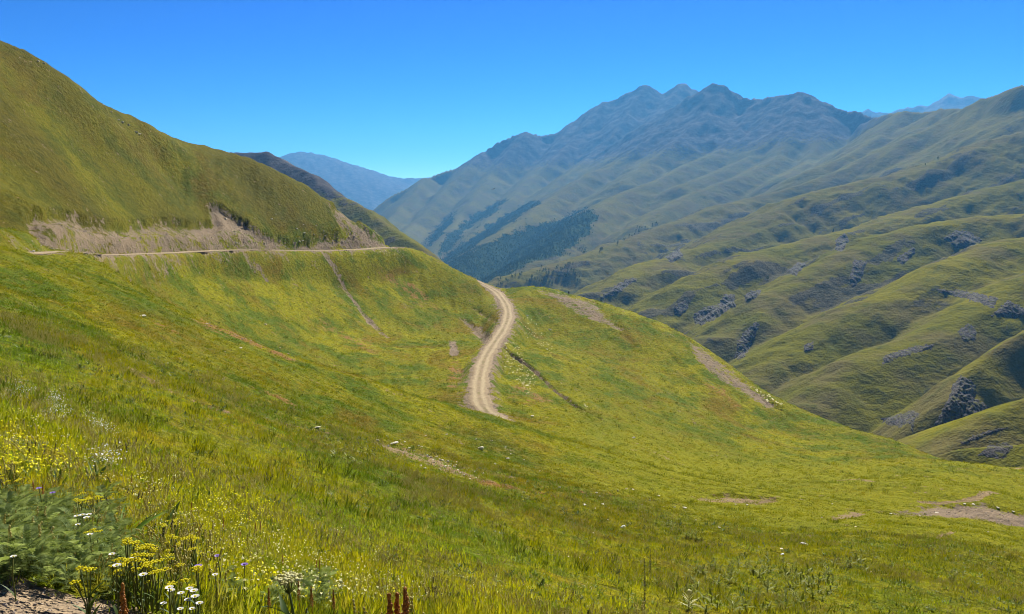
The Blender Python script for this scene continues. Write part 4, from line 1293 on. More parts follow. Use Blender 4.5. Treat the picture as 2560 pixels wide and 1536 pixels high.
for x, y, w in [(125, 832, 9), (97, 821, 7), (133, 846, 8), (166, 842, 6), (194, 862, 8), (265, 888, 8), (340, 915, 8), (388, 940, 8), (558, 948, 8), (602, 870, 9), (517, 809, 8), (663, 811, 8), (562, 880, 6), (720, 884, 7), (700, 870, 5), (300, 900, 5), (150, 836, 5), (112, 840, 5)]:
    put_stone(x, y, w, "light stone half sunk in the left meadow slope", "stones on the left meadow slope")
for x, y, w in [(130, 622, 9), (142, 623, 7), (168, 625, 6), (188, 615, 5), (102, 614, 5), (240, 245, 6), (258, 262, 5), (278, 280, 6), (296, 300, 7), (306, 306, 8), (321, 312, 7), (340, 330, 10), (348, 336, 9), (110, 158, 7), (95, 153, 6), (690, 536, 5)]:
    if y > 500:
        put_stone(x, y, w, "cream stone beside the left end of the upper road", "stones beside the upper road")
    else:
        put_stone(x, y, w, "whitish rock showing high on the dark left hill face", "pale rocks on the left hill")
rn = random.Random(77)
for k in range(46):                                  # loose blocks on the cut slope above the upper road
    x = rn.uniform(560, 960); y = rn.uniform(560, 620) if x > 700 else rn.uniform(540, 620)
    put_stone(x, y, rn.uniform(3.5, 7), "loose pale block %s on the cut slope above the upper road" % ("near its left" if x < 690 else ("in the middle" if x < 830 else "at the spur end")), "blocks on the cut slope " + ("left" if x < 690 else ("middle" if x < 830 else "right")))


# ---- gravel and rubble on the bare ground
M_RUB = plain_mat("rubble", (0.26, 0.20, 0.145), (0.42, 0.35, 0.27), 1.5, 0.95)
RUB = [stone_mesh(20 + k, 0.6, 1, M_RUB) for k in range(4)]
gv = [bpy.data.objects.new("gravel_piece", me_) for me_ in RUB]
Xa, Ya, Za, ra = scatter_ground(60000, 55, 380, power=1.6)
ba = np.maximum(mask_at(BG, Xa, Ya), mask_at(TG, Xa, Ya))
rda, _, _ = line_dist(Xa, Ya, ROAD)
ka_ = (rng.random(len(Xa)) < smooth((ba - 0.30) / 0.35)) & (rda > 2.0)
Xb, Yb, Zb, rb = scatter_ground(5200, 3.2, 9, th0=-32.5, th1=-4, power=1.0)
kb_ = mask_at(BG, Xb, Yb) > 0.6
gp_ = np.concatenate([np.stack([Xa, Ya, Za], -1)[ka_], np.stack([Xb, Yb, Zb], -1)[kb_]])
gs_ = np.concatenate([rng.uniform(0.12, 0.45, ka_.sum()) * rng.uniform(0.6, 1.5, ka_.sum()) * np.interp(ra[ka_], [55, 250], [0.5, 1.1]), rng.uniform(0.006, 0.03, kb_.sum())])
instancer("gravel", gp_, gs_, rng.integers(0, 4, len(gp_)), gv, "loose gravel and rubble on the bare ground beside the road and on the scars", "gravel", 0.6)


# ---- feathery herbs by the dirt shoulder
def frond_mesh(L, W_, n, seed, mat):
    rn = random.Random(seed); mb = MB()
    pts = []
    for i in range(7):
        t = i / 6
        pts.append(Vector((L * t * (1 - 0.12 * t), 0, 0.55 * L * t - 0.75 * L * t * t)))
    mb.tube(pts, [0.0035 * (1 - 0.7 * i / 6) for i in range(7)], 3)
    for i in range(n):
        t = 0.10 + 0.88 * i / n
        j = min(int(t * 6), 5); a = t * 6 - j
        c = pts[j].lerp(pts[j + 1], a)
        w = W_ * math.sin(math.pi * min(1, t * 0.9 + 0.12)) ** 0.8 * rn.uniform(0.8, 1.1)
        for sg in (-1, 1):
            tip = c + Vector((w * 0.45, sg * w, -w * 0.15 + rn.uniform(-0.01, 0.012)))
            m1 = c.lerp(tip, 0.5)
            wd = Vector((0.0065, 0, 0.004))
            mb.add([c - wd * 0.5, c + wd * 0.5, m1 + wd, tip, m1 - wd], [(0, 1, 2, 4), (4, 2, 3)])
            # little side teeth
            for q in (0.4, 0.65):
                e = c.lerp(tip, q)
                for dx in (-1, 1):
                    f = e + Vector((dx * w * 0.22 + w * 0.08, sg * w * 0.12, 0.004))
                    mb.add([e - wd * 0.4, e + wd * 0.4, f], [(0, 1, 2)])
    return mb.mesh("frond", mat)


FRONDS = [frond_mesh(0.34, 0.085, 14, 5, M_FEATHER), frond_mesh(0.28, 0.07, 12, 6, M_FEATHER), frond_mesh(0.40, 0.09, 15, 7, M_FEATHER)]


def make_feather(seed, n):
    rn = random.Random(seed)
    root = empty("feathery_herb", (0, 0, 0))
    mb = MB()
    for k in range(4):
        a = rn.uniform(0, 6.28)
        mb.tube([(0.02 * math.cos(a), 0.02 * math.sin(a), -0.05), (0.05 * math.cos(a), 0.05 * math.sin(a), 0.12), (0.08 * math.cos(a), 0.08 * math.sin(a), 0.26)], [0.006, 0.005, 0.003], 4)
    mb.build("stem", M_STEM, root)
    for k in range(n):
        az = k * 2.399 + rn.uniform(-0.3, 0.3)
        hz = 0.02 + 0.26 * (k / n)
        pitch = -(0.15 + 0.65 * (k / n)) + rn.uniform(-0.15, 0.15)
        mw = Matrix.Translation((0.03 * math.cos(az), 0.03 * math.sin(az), hz)) @ Matrix.Rotation(az, 4, 'Z') @ Matrix.Rotation(pitch, 4, 'Y') @ Matrix.Scale(rn.uniform(0.75, 1.1), 4)
        link("frond", FRONDS[k % 3], root, mw)
    return root


feather_protos = [make_feather(1, 17), make_feather(2, 14)]
rn2 = random.Random(5)
fspots = [(rn2.uniform(0, 300), rn2.uniform(1245, 1435), rn2.uniform(0.8, 1.2)) for _ in range(34)] + [(12, 1380, 1.0), (60, 1330, 1.1), (20, 1300, 1.0), (110, 1290, 1.1), (60, 1270, 0.9), (160, 1300, 1.05), (120, 1350, 1.2), (190, 1340, 1.15), (95, 1395, 1.0), (150, 1400, 1.1), (230, 1375, 1.0),
          (200, 1410, 1.05), (130, 1440, 0.85), (250, 1425, 0.9), (170, 1455, 0.7), (275, 1395, 0.9), (300, 1470, 0.7), (30, 1245, 0.8), (150, 1250, 0.8), (320, 1370, 0.8), (370, 1390, 0.8), (395, 1420, 0.7), (345, 1340, 0.7), (5, 1340, 1.0)]
first = {0: True, 1: True}
for i, (x, y, sc_) in enumerate(fspots):
    pl = place(x, y + 22)
    if pl is None:
        continue
    zx = "at the left picture edge" if x < 60 else ("in the middle" if x < 170 else "on the right side")
    zy = "upper" if y < 1300 else ("central" if y < 1375 else "lowest")
    lab = "feathery herb %s of the corner clump, %s row" % (zx, zy) if x < 290 else "low feathery herb right of the bright green rosette, among the yellow flowers"
    grp = "feathery herbs in the corner clump, %s, %s" % (zx, zy) if x < 290 else "feathery herbs among the yellow flowers"
    k = i % 2
    if first[k]:
        o = feather_protos[k]; first[k] = False
        o.location = pl[0]; o.rotation_euler = (0, 0, random.uniform(0, 6)); o.scale = (sc_ * 0.5,) * 3
    else:
        o = copy_tree(feather_protos[k], pl[0], random.uniform(0, 6.28), sc_ * 0.5)
    tag(o, lab, "herb", grp)
for i in range(16):
    x = rn.uniform(560, 860); y = rn.uniform(1455, 1530)
    pl = place(x, y)
    o = copy_tree(feather_protos[i % 2], pl[0], rn.uniform(0, 6.28), rn.uniform(0.3, 0.5))
    tag(o, "pale feathery herb along the bottom of the meadow below the cream flower head", "herb", "feathery herbs at the bottom of the meadow")


# ---- strap leaved rosettes
def rosette(name, px, py, n, L, W_, mat, label, seed, lean=(0.5, 1.15)):
    pl = place(px, py)
    rn_ = random.Random(seed)
    root = empty(name, pl[0])
    for k in range(n):
        mb = MB()
        az = k * 2.399 + rn_.uniform(-0.2, 0.2)
        mb.blade((0.02 * math.cos(az), 0.02 * math.sin(az), 0), az, L * rn_.uniform(0.7, 1.1), W_ * rn_.uniform(0.8, 1.2), rn_.uniform(*lean), rn_.uniform(0.3, 0.9), 5, 0.35)
        mb.build("leaf", mat, root)
    tag(root, label, "plant")
    return root


rosette("leafy_rosette", 300, 1362, 16, 0.46, 0.05, M_BRIGHT, "bright green rosette of long strap leaves beside the feathery clump", 3)
rosette("leafy_rosette", 240, 1195, 22, 0.24, 0.05, M_DARKLEAF, "dark green leafy plant with a black shadow in the upper flower meadow", 4, (0.3, 1.0))


# ---- yellow flat topped flowers
def make_yellow(seed):
    rn_ = random.Random(seed)
    root = empty("yellow_flower_plant", (0, 0, 0))
    heads = [(rn_.uniform(-0.07, 0.07), rn_.uniform(-0.07, 0.07), rn_.uniform(0.23, 0.29)) for _ in range(4)]
    mb = MB()
    for h in heads:
        mb.tube([(0, 0, -0.04), (h[0] * 0.3, h[1] * 0.3, 0.13), (h[0], h[1], h[2])], [0.005, 0.004, 0.003], 4)
    mb.build("stem", M_STEM, root)
    for k in range(5):
        mb = MB()
        az = rn_.uniform(0, 6.28)
        mb.blade((0, 0, 0.02 + 0.03 * k), az, 0.11, 0.022, 0.7, 0.7, 3, 0.3)
        mb.build("leaf", M_DARKLEAF, root)
    for h in heads:
        mb = MB()
        for q in range(9):
            a = q * 2.399; r_ = 0.008 * math.sqrt(q)
            cx, cy = h[0] + r_ * math.cos(a), h[1] + r_ * math.sin(a)
            mb.ball((cx, cy, h[2] + 0.004 - r_ * 0.15), 0.0065, 1, 0.55)
        mb.build("flower_head", M_YELLOW, root)
    return root


Yp = [make_yellow(11), make_yellow(12)]
ypos = [(211, 1260, 'a'), (226, 1264, 'a'), (242, 1259, 'a'), (240, 1268, 'a'), (245, 1276, 'a'), (203, 1286, 'a'), (236, 1352, 'b'), (434, 1317, 'c'), (442, 1324, 'c'), (410, 1341, 'c'), (432, 1358, 'c'), (442, 1353, 'c'),
        (446, 1382, 'c'), (461, 1382, 'c'), (487, 1373, 'c'), (492, 1391, 'c'), (480, 1385, 'c'), (322, 1396, 'd'), (324, 1404, 'd'), (355, 1413, 'd'), (372, 1413, 'd'), (367, 1425, 'd'), (300, 1434, 'd'), (324, 1442, 'd'), (348, 1446, 'd'),
        (382, 1451, 'd'), (367, 1458, 'd'), (312, 1436, 'd'), (336, 1444, 'd'), (394, 1466, 'd'), (432, 1437, 'e'), (442, 1497, 'e'), (497, 1472, 'e'), (226, 1482, 'f'), (31, 1190, 'g'), (43, 1194, 'g'), (7, 1214, 'g'), (40, 1216, 'g')]
ylab = {'a': ("yellow flowered plant in the small bunch above the bright rosette", "yellow flowers above the rosette"),
        'b': ("single yellow flowered plant touching the left side of the bright rosette", None),
        'c': ("yellow flowered plant in the drift right of the bright rosette", "yellow flowers right of the rosette"),
        'd': ("yellow flowered plant in the dense patch below the bright rosette", "yellow flowers below the rosette"),
        'e': ("yellow flowered plant among the white daisies at the bottom", "yellow flowers among the daisies"),
        'f': ("low yellow flowered plant at the lip of the bare dirt", None),
        'g': ("yellow flowered plant at the left picture edge above the feathery clump", "yellow flowers at the left edge")}
fy = {0: True, 1: True}
for i, (x, y, c_) in enumerate(ypos):
    pl = place(x, y, 0.20)
    if pl is None:
        continue
    k = i % 2; sc_ = random.uniform(0.75, 1.05)
    if fy[k]:
        o = Yp[k]; fy[k] = False
        o.location = pl[0]; o.scale = (sc_,) * 3
    else:
        o = copy_tree(Yp[k], pl[0], random.uniform(0, 6.28), sc_)
    if "group" in o:
        del o["group"]
    tag(o, ylab[c_][0], "flower", ylab[c_][1])


# ---- daisies and violet flowers: one stem, one head
def make_daisy(name, petal, core, r_=0.022, n=11, h=0.26):
    root = empty(name, (0, 0, 0))
    mb = MB(); mb.tube([(0, 0, -0.04), (0.01, 0.006, h * 0.6), (0.0, 0.0, h)], [0.004, 0.0035, 0.003], 4)
    mb.build("stem", M_STEM, root)
    mb = MB()
    for k in range(n):
        a = k * 6.2832 / n; d = Vector((math.cos(a), math.sin(a), 0)); s2 = Vector((-d.y, d.x, 0))
        w = r_ * 0.30
        mb.add([Vector((0, 0, h)) + d * r_ * 0.25 - s2 * w * 0.5, Vector((0, 0, h)) + d * r_ * 0.25 + s2 * w * 0.5, Vector((0, 0, h + 0.004)) + d * r_ * 0.85 + s2 * w, Vector((0, 0, h + 0.003)) + d * r_ * 1.1, Vector((0, 0, h + 0.004)) + d * r_ * 0.85 - s2 * w], [(0, 1, 2, 3, 4)])
    hd = mb.build("flower_head", petal, root)
    mb = MB(); mb.ball((0, 0, h + 0.002), r_ * 0.42, 1, 0.6); mb.build("flower_centre", core, hd)
    mb = MB()
    mb.blade((0, 0, 0.02), 0.5, 0.12, 0.02, 0.6, 0.6, 3); mb.build("leaf", M_DARKLEAF, root)
    return root


dz = make_daisy("white_daisy", M_WHITE, M_YELLOW, 0.017)
dpos = [(198, 1307, 'a'), (212, 1308, 'a'), (228, 1306, 'a'), (200, 1316, 'a'), (223, 1319, 'a'), (231, 1348, 'b'), (41, 1397, 'c'), (286, 1396, 'd'), (336, 1410, 'd'), (300, 1452, 'd'), (365, 1470, 'd'), (414, 1509, 'e'), (434, 1492, 'e'), (458, 1495, 'e'),
        (479, 1491, 'e'), (430, 1503, 'e'), (491, 1508, 'e'), (485, 1520, 'e'), (494, 1520, 'e'), (456, 1521, 'e'), (504, 1526, 'e'), (542, 1440, 'f'), (475, 1512, 'e')]
dlab = {'a': ("white daisy in the small bunch left of the bright rosette", "daisies left of the rosette"), 'b': ("white daisy beside the single yellow flower at the rosette", None),
        'c': ("lone white daisy at the dark edge of the feathery clump over the dirt", None), 'd': ("white daisy among the dense yellow flowers", "daisies among the yellow flowers"),
        'e': ("white daisy in the bunch at the bottom edge right of the bare dirt", "daisies at the bottom edge"), 'f': ("white daisy by itself beside the violet flower in the lower meadow", None)}
one = True
for x, y, c_ in dpos:
    pl = place(x, y, 0.26)
    if one:
        o = dz; one = False; o.location = pl[0]
    else:
        o = copy_tree(dz, pl[0], random.uniform(0, 6.28), random.uniform(0.85, 1.15))
    if "group" in o:
        del o["group"]
    tag(o, dlab[c_][0], "flower", dlab[c_][1])
pz = make_daisy("violet_flower", M_PURPLE, M_PURPLE, 0.020, 9)
for i, (x, y, lb) in enumerate([(103, 1236, "violet flower head on a stem above the feathery clump"), (137, 1247, "paler violet flower right of the violet flower over the clump"), (501, 1430, "violet flower between the yellow drift and the lower daisies"),
                                (548, 1403, "violet flower above the lone lower daisy"), (615, 1424, "rightmost violet flower in the lower meadow")]):
    pl = place(x, y, 0.26)
    o = pz if i == 0 else copy_tree(pz, pl[0], random.uniform(0, 6.28), 1.0)
    if i == 0:
        o.location = pl[0]
    tag(o, lb, "flower")


# ---- rusty dock spikes
def make_dock(seed, mat=M_RED, h=0.55, rad=0.024, name="dock_spike"):
    rn_ = random.Random(seed)
    root = empty(name, (0, 0, 0))
    mb = MB(); mb.tube([(0, 0, -0.05), (0.01, 0, h * 0.5), (0, 0.01, h)], [0.006, 0.005, 0.003], 5)
    mb.build("stem", M_STEM if mat is not M_RED else M_RED, root)
    mb = MB()
    for k in range(110):
        t = k / 110; z = h * (0.42 + 0.58 * t); a = k * 2.399
        r_ = rad * (1 - t ** 2.2) * rn_.uniform(0.5, 1.1)
        mb.ball((r_ * math.cos(a), r_ * math.sin(a), z), 0.0065 * rn_.uniform(0.5, 1.5), 1, 1.3)
    mb.build("seed_head", mat, root)
    for k in range(4):
        mb = MB(); mb.blade((0, 0, 0.02), k * 1.7 + 0.3, 0.2, 0.045, 0.6, 0.8, 4, 0.3); mb.build("leaf", M_DARKLEAF, root)
    return root


dk = make_dock(1)
docks = [(319, 1502, 0.45, "tall rust red dock spike standing against the bare dirt", None), (978, 1514, 0.5, "leftmost of the three rust red dock spikes at the bottom edge", None), (996, 1512, 0.5, "middle one of the three rust red dock spikes at the bottom edge", None),
         (1017, 1502, 0.55, "rightmost and tallest of the three rust red dock spikes at the bottom edge", None)]
docks += [(x, y, 0.20, "thin brownish dock spike scattered through the flower meadow", "dock spikes in the flower meadow") for x, y in
          [(374, 1216), (480, 1259), (500, 1322), (601, 1324), (624, 1283), (652, 1307), (708, 1391), (792, 1405), (727, 1445), (674, 1480), (748, 1462), (780, 1474), (835, 1482), (86, 1210), (96, 958), (110, 1222), (640, 1310), (800, 1400), (560, 1300), (1040, 1400), (330, 1190)]]
one = True
for x, y, h, lb, gp in docks:
    pl = place(x, y, h)
    sc_ = h / 0.55
    if one:
        o = dk; one = False; o.location = pl[0]; o.scale = (sc_,) * 3
    else:
        o = copy_tree(dk, pl[0], random.uniform(0, 6.28), sc_)
    if gp is None and "group" in o:
        del o["group"]
    tag(o, lb, "dock", gp)
mu = make_dock(2, M_BROWN, 1.3, 0.028, "tall_spike_plant")
for i, (x, y, lb) in enumerate([(1624, 1380, "tall thin plant with the highest brown spike on the lower pasture"), (1610, 1396, "tall thin plant whose brown spike stands just left of the highest one"), (1610, 1430, "shorter brown spike plant below the two tall spikes")]):
    pl = place(x, y, 1.3)
    o = mu if i == 0 else copy_tree(mu, pl[0], 2.0 * i, 1.0 - 0.08 * i)
    if i == 0:
        o.location = pl[0]
    tag(o, lb, "plant")


# ---- cream umbel and the pale thistle
def umbel(px, py, h, rad, label):
    pl = place(px, py, h)
    root = empty("umbel_flower", pl[0])
    mb = MB(); mb.tube([(0, 0, -0.05), (0.02, 0, h * 0.6), (0, 0, h - 0.03)], [0.009, 0.007, 0.005], 5)
    rn_ = random.Random(4)
    tips = []
    for k in range(16):
        a = k * 2.399; r_ = rad * math.sqrt(k / 16)
        tips.append((r_ * math.cos(a), r_ * math.sin(a), h + 0.02 - r_ * r_ * 1.5))
        mb.tube([(0, 0, h - 0.06), (tips[-1][0] * 0.6, tips[-1][1] * 0.6, h - 0.03), tips[-1]], [0.003, 0.002, 0.002], 3)
    mb.build("stem", M_STEM, root)
    mb = MB()
    for t in tips:
        for q in range(6):
            mb.ball((t[0] + rn_.uniform(-0.018, 0.018), t[1] + rn_.uniform(-0.018, 0.018), t[2] + rn_.uniform(0, 0.01)), 0.009, 1, 0.6)
    mb.build("flower_head", M_CREAM, root)
    for k in range(3):
        mb = MB(); mb.blade((0, 0, 0.05 + 0.08 * k), k * 2.1, 0.24, 0.06, 0.6, 0.8, 4, 0.3); mb.build("leaf", M_DARKLEAF, root)
    tag(root, label, "flower")


umbel(727, 1478, 0.4, 0.055, "large cream flower head low in the meadow left of the dock spikes")


def thistle(px, py, label):
    pl = place(px, py + 25)
    root = empty("pale_thistle", pl[0])
    rn_ = random.Random(8)
    for k in range(34):
        mb = MB(); az = k * 2.399
        up = k / 34
        mb.blade((0, 0, 0.05 + 0.35 * up), az, 0.34 * (1.1 - 0.55 * up), 0.05, 1.3 - 1.0 * up, 0.5, 4, 0.4)
        mb.build("leaf", M_CREAM if k % 3 else M_VERAT, root)
    mb = MB(); mb.tube([(0, 0, -0.05), (0, 0, 0.45)], [0.015, 0.010], 6); mb.build("stem", M_STEM, root)
    mb = MB(); mb.ball((0, 0, 0.48), 0.06, 2, 0.9, 3, 0.15); mb.build("flower_head", M_CREAM, root)
    tag(root, label, "thistle")


thistle(1722, 1498, "pale cream spiky thistle at the bottom edge of the pasture")


# ---- broad leaved plants on the pasture
def broad_mesh(seed, n=9, L=0.30):
    rn_ = random.Random(seed); mb = MB()
    mb.tube([(0, 0, -0.05), (0.02, 0.01, 0.3)], [0.02, 0.012], 5)
    for k in range(n):
        mb.blade((0, 0, 0.03 * k), k * 2.399 + rn_.uniform(-0.3, 0.3), L * rn_.uniform(0.8, 1.25), 0.12, rn_.uniform(0.6, 1.25), rn_.uniform(0.2, 0.6), 3, 0.35)
    return mb.mesh("broad_leaved_plant", M_VERAT)


BROAD = [broad_mesh(k) for k in range(3)]
cnt = 0
for poly, n, lb, gp in [([(2019, 1400), (2136, 1394), (2183, 1432), (2092, 1438), (2077, 1497), (1960, 1535), (1960, 1408)], 75, "broad leaved plant of the large right pasture patch", "leafy patch on the right pasture"),
                        ([(1634, 1457), (1790, 1418), (1960, 1397), (1960, 1536), (1760, 1536)], 95, "broad leaved plant of the band beside the pale thistle", "leafy band by the thistle"),
                        ([(1660, 1312), (1690, 1312), (1695, 1326), (1665, 1328)], 6, "broad leaved plant in the smaller upper pair of leafy tufts", "upper leafy tufts"),
                        ([(1705, 1330), (1755, 1340), (1755, 1356), (1715, 1352)], 10, "broad leaved plant in the tuft group below the upper leafy tufts", "lower leafy tufts"),
                        ([(2370, 1435), (2410, 1432), (2418, 1450), (2380, 1455)], 8, "dark leafy plant in the isolated green tuft near the right edge", "isolated right tuft"),
                        ([(790, 1090), (930, 1120), (950, 1165), (860, 1165), (800, 1130)], 40, "dark green leafy plant left of the stony tan band", "leafy patch left of the stony band")]:
    xs = [p[0] for p in poly]; ys = [p[1] for p in poly]
    got = 0
    while got < n:
        x, y = rn.uniform(min(xs), max(xs)), rn.uniform(min(ys), max(ys))
        if not in_poly(np.array([x]), np.array([y]), poly)[0]:
            continue
        got += 1
        pl = place(x, y)
        o = bpy.data.objects.new("broad_leaved_plant", BROAD[got % 3])
        o.location = pl[0]; k = rn.uniform(0.55, 1.05); o.scale = (k, k, k); o.rotation_euler = (0, 0, rn.uniform(0, 6.28))
        mx, my = (min(xs) + max(xs)) / 2, (min(ys) + max(ys)) / 2
        where = "%s %s part" % ("upper" if y < my else "lower", "left" if x < mx else "right")
        COL.objects.link(o); tag(o, lb + ", in its " + where if n > 20 else lb, "plant", gp + ", " + where if n > 20 else gp)


# ------------------------------------------------------------------ crags on the valley side
def make_crag_mat():
    m, nt, out = new_mat("slate_crag")
    b = NB(nt)
    p = b.pos()
    n1 = b.noise(p, 0.22, 5.0, 0.7); n2 = b.noise(p, 0.9, 4.0, 0.7)
    mp = b.n("ShaderNodeMapping"); b.link(p, mp.inputs["Vector"]); mp.inputs["Scale"].default_value = (0.6, 0.6, 1.0)
    st = b.noise(mp.outputs[0], 0.45, 5.0, 0.7)
    c = b.mix(b.ramp(st, 0.38, 0.64), (0.042, 0.038, 0.036), (0.135, 0.116, 0.100))
    c = b.mix(b.ramp(n1, 0.50, 0.62, 0, 0.85), c, (0.110, 0.105, 0.018))
    c = b.mix(b.ramp(n2, 0.62, 0.74, 0, 0.7), c, (0.26, 0.23, 0.20))
    ed = b.ramp(b.math('ADD', b.attr('core').outputs['Fac'], b.math('MULTIPLY', b.math('SUBTRACT', b.noise(p, 0.3, 4.0, 0.65), 0.5), 2.4)), 0.45, 0.60)
    c = b.mix(ed, b.mix(b.ramp(n2, 0.35, 0.65), (0.110, 0.110, 0.016), (0.185, 0.170, 0.016)), c)
    s2 = b.principled(c, 0.95, b.bump(b.math('ADD', st, n2), 1.0, 0.8), 0.05)
    b.link(s2, out.inputs["Surface"])
    return m


M_CRAG = make_crag_mat()


def crag(poly, amp, label, seed, rmin=395):
    xs = [p[0] for p in poly]; ys = [p[1] for p in poly]
    w, h = max(xs) - min(xs), max(ys) - min(ys)
    st = max(1.3, math.sqrt((w + 8) * (h + 8) / 2600))
    gx = np.arange(min(xs) - 4, max(xs) + 4.01, st); gy = np.arange(min(ys) - 4, max(ys) + 4.01, st)
    A_, B_ = np.meshgrid(gx, gy, indexing='ij')
    a, b_ = A_.ravel(), B_.ravel()
    sd_ = poly_sd(a, b_, poly) + 1.5 + min(8.0, 0.10 * math.sqrt(w * h)) * fbm(a / 11, b_ / 11, 4, 400 + seed, gain=0.65)
    hit = far_lookup(a, b_, rmin)
    rmed = np.nanmedian(hit[sd_ > 0, 3])
    ok = (sd_ > -3.5) & ~np.isnan(hit[:, 0]) & (np.abs(hit[:, 3] - rmed) < 0.22 * rmed)
    u = rmed / F
    k = smooth((sd_ + 2 + 2.0 * fbm(a / 7, b_ / 7, 2, seed)) / min(18.0, max(6.0, 0.2 * math.sqrt(w * h))))
    nz_ = fbm(a / 20 + 3 * seed, b_ / 13 - a / 40, 4, 300 + seed, gain=0.5, ridge=True)
    disp = u * amp * 0.7 * k * (0.45 + 0.8 * nz_) - u * 1.2 * (1 - k)
    hx, hy = hit[:, 0] / hit[:, 3], hit[:, 1] / hit[:, 3]
    X = hit[:, 0] - hx * disp * 0.75; Y = hit[:, 1] - hy * disp * 0.75; Z = hit[:, 2] + disp * 0.55
    n1, n2 = A_.shape
    id_ = np.arange(n1 * n2).reshape(n1, n2)
    q = np.stack([id_[:-1, :-1], id_[:-1, 1:], id_[1:, 1:], id_[1:, :-1]], -1).reshape(-1, 4)
    q = q[ok[q].all(1)]
    if len(q) < 4:
        return
    us = np.unique(q); rm = np.full(n1 * n2, -1); rm[us] = np.arange(len(us))
    me = bpy.data.meshes.new("rock_crag")
    me.from_pydata([tuple(v) for v in np.stack([X[us], Y[us], Z[us]], -1)], [], [tuple(f) for f in rm[q]])
    ka = me.attributes.new('core', 'FLOAT', 'POINT'); ka.data.foreach_set('value', smooth((sd_[us] + 6) / 9.0).astype(np.float32))
    me.materials.append(M_CRAG)
    o = link("rock_crag", me)
    tag(o, label, "crag")


CRAGS = [
    ([(2405, 938), (2416, 946), (2433, 957), (2441, 975), (2439, 998), (2458, 1006), (2475, 1028), (2458, 1050), (2420, 1075), (2371, 1078), (2335, 1070), (2352, 1030), (2372, 995), (2388, 955)], 22, "large dark pointed crag on the lower right valley side"),
    ([(2200, 1048), (2250, 1036), (2284, 1025), (2305, 1036), (2288, 1051), (2280, 1081), (2275, 1060), (2250, 1068), (2215, 1064)], 8, "pale grey rock face left of the large pointed crag"),
    ([(2397, 1109), (2429, 1089), (2476, 1075), (2533, 1064), (2486, 1085), (2448, 1098), (2410, 1113)], 7, "thin dark rock ledge slanting up below the large pointed crag"),
    ([(1810, 734), (1837, 735), (1840, 767), (1818, 779), (1785, 801), (1751, 814), (1734, 808), (1734, 788), (1749, 771), (1781, 764), (1798, 759)], 12, "jagged black and white crag above the middle of the spur skyline"),
    ([(1876, 729), (1903, 726), (1893, 742), (1866, 755), (1862, 738)], 7, "small grey crag just right of the jagged black and white one"),
    ([(1891, 804), (1899, 811), (1894, 828), (1869, 885), (1855, 900), (1835, 897), (1844, 852), (1866, 821)], 8, "long grey rock face running down to the spur skyline"),
    ([(2204, 888), (2290, 863), (2341, 857), (2329, 877), (2251, 896), (2204, 916)], 6, "broad low grey outcrop in the middle of the right slope"),
    ([(2333, 720), (2419, 726), (2501, 744), (2485, 775), (2419, 750), (2350, 735)], 6, "dark rock band under the bright green shoulder on the right"),
    ([(2520, 748), (2562, 772), (2562, 798), (2477, 790)], 7, "dark triangular outcrop at the right picture edge"),
    ([(1969, 680), (1993, 657), (2016, 661), (1989, 690)], 6, "small crag at the upper end of the bright yellow green rib"),
    ([(2391, 575), (2427, 579), (2458, 602), (2420, 622), (2388, 622), (2356, 594)], 6, "dim grey cliff high on the right slope"),
    ([(2240, 646), (2286, 616), (2290, 632), (2255, 664)], 5, "narrow grey outcrop in the middle of the upper right slope"),
    ([(2134, 649), (2169, 653), (2152, 700), (2130, 723), (2122, 700)], 5, "dark streak of rock running down a gully of the right slope"),
    ([(1494, 745), (1540, 712), (1580, 690), (1594, 700), (1541, 738), (1505, 750)], 6, "dark broken rocks in the gully above the bare spur top"),
    ([(1664, 643), (1697, 623), (1707, 640), (1680, 656)], 6, "small dark crag in the upper middle of the valley side"),
    ([(2010, 864), (2032, 855), (2032, 872), (2012, 880)], 5, "small dark rock on the lower right slope left of the low outcrop"),
    ([(2470, 1113), (2520, 1105), (2534, 1119), (2510, 1150), (2440, 1140)], 5, "brown eroded face of the lowest knoll at the right edge"),
    ([(2394, 830), (2420, 808), (2440, 820), (2440, 850), (2410, 856)], 5, "pale grey slab above the green knob on the right slope"),
    ([(1685, 765), (1712, 752), (1722, 770), (1700, 790), (1686, 785)], 5, "small broken crag left of the jagged black and white one"),
    ([(2090, 600), (2110, 583), (2122, 600), (2105, 630), (2088, 625)], 5, "dark knob of rock left of the streaked gully"),
]
for i, (poly, amp, lb) in enumerate(CRAGS):
    crag(poly, amp, lb, i + 1, 610 if i == 0 else 395)

# ------------------------------------------------------------------ trees
M_TREE = leaf_mat("tree_leaves", (0.032, 0.048, 0.010), (0.060, 0.080, 0.016), trans=0.15, scale=0.4, rough=0.8, spec=0.05)
M_BARK = plain_mat("bark", (0.07, 0.05, 0.035), (0.11, 0.085, 0.06), 3.0, 0.95)


def crown_mesh(seed, h=9.0, n=150, conifer=True):
    rn_ = random.Random(seed); mb = MB(); mb.smooth = False
    for k in range(n):
        t = rn_.random() ** 0.8
        z = h * (0.15 + 0.85 * t)
        rad = (0.24 * h * (1 - t) + 0.2) if conifer else 0.34 * h * math.sqrt(max(0.05, 1 - (2 * t - 0.9) ** 2))
        a = rn_.uniform(0, 6.28); r_ = rad * math.sqrt(rn_.uniform(0.15, 1))
        s2 = h * 0.075 * rn_.uniform(0.6, 1.3)
        c = Vector((r_ * math.cos(a), r_ * math.sin(a), z))
        d1 = Vector((rn_.gauss(0, 1), rn_.gauss(0, 1), rn_.gauss(0, 0.6))).normalized() * s2
        d2 = d1.orthogonal().normalized() * s2 * 0.8
        mb.add([c - d1, c + d2, c + d1, c - d2], [(0, 1, 2, 3)])
    return mb.mesh("crown", M_TREE)


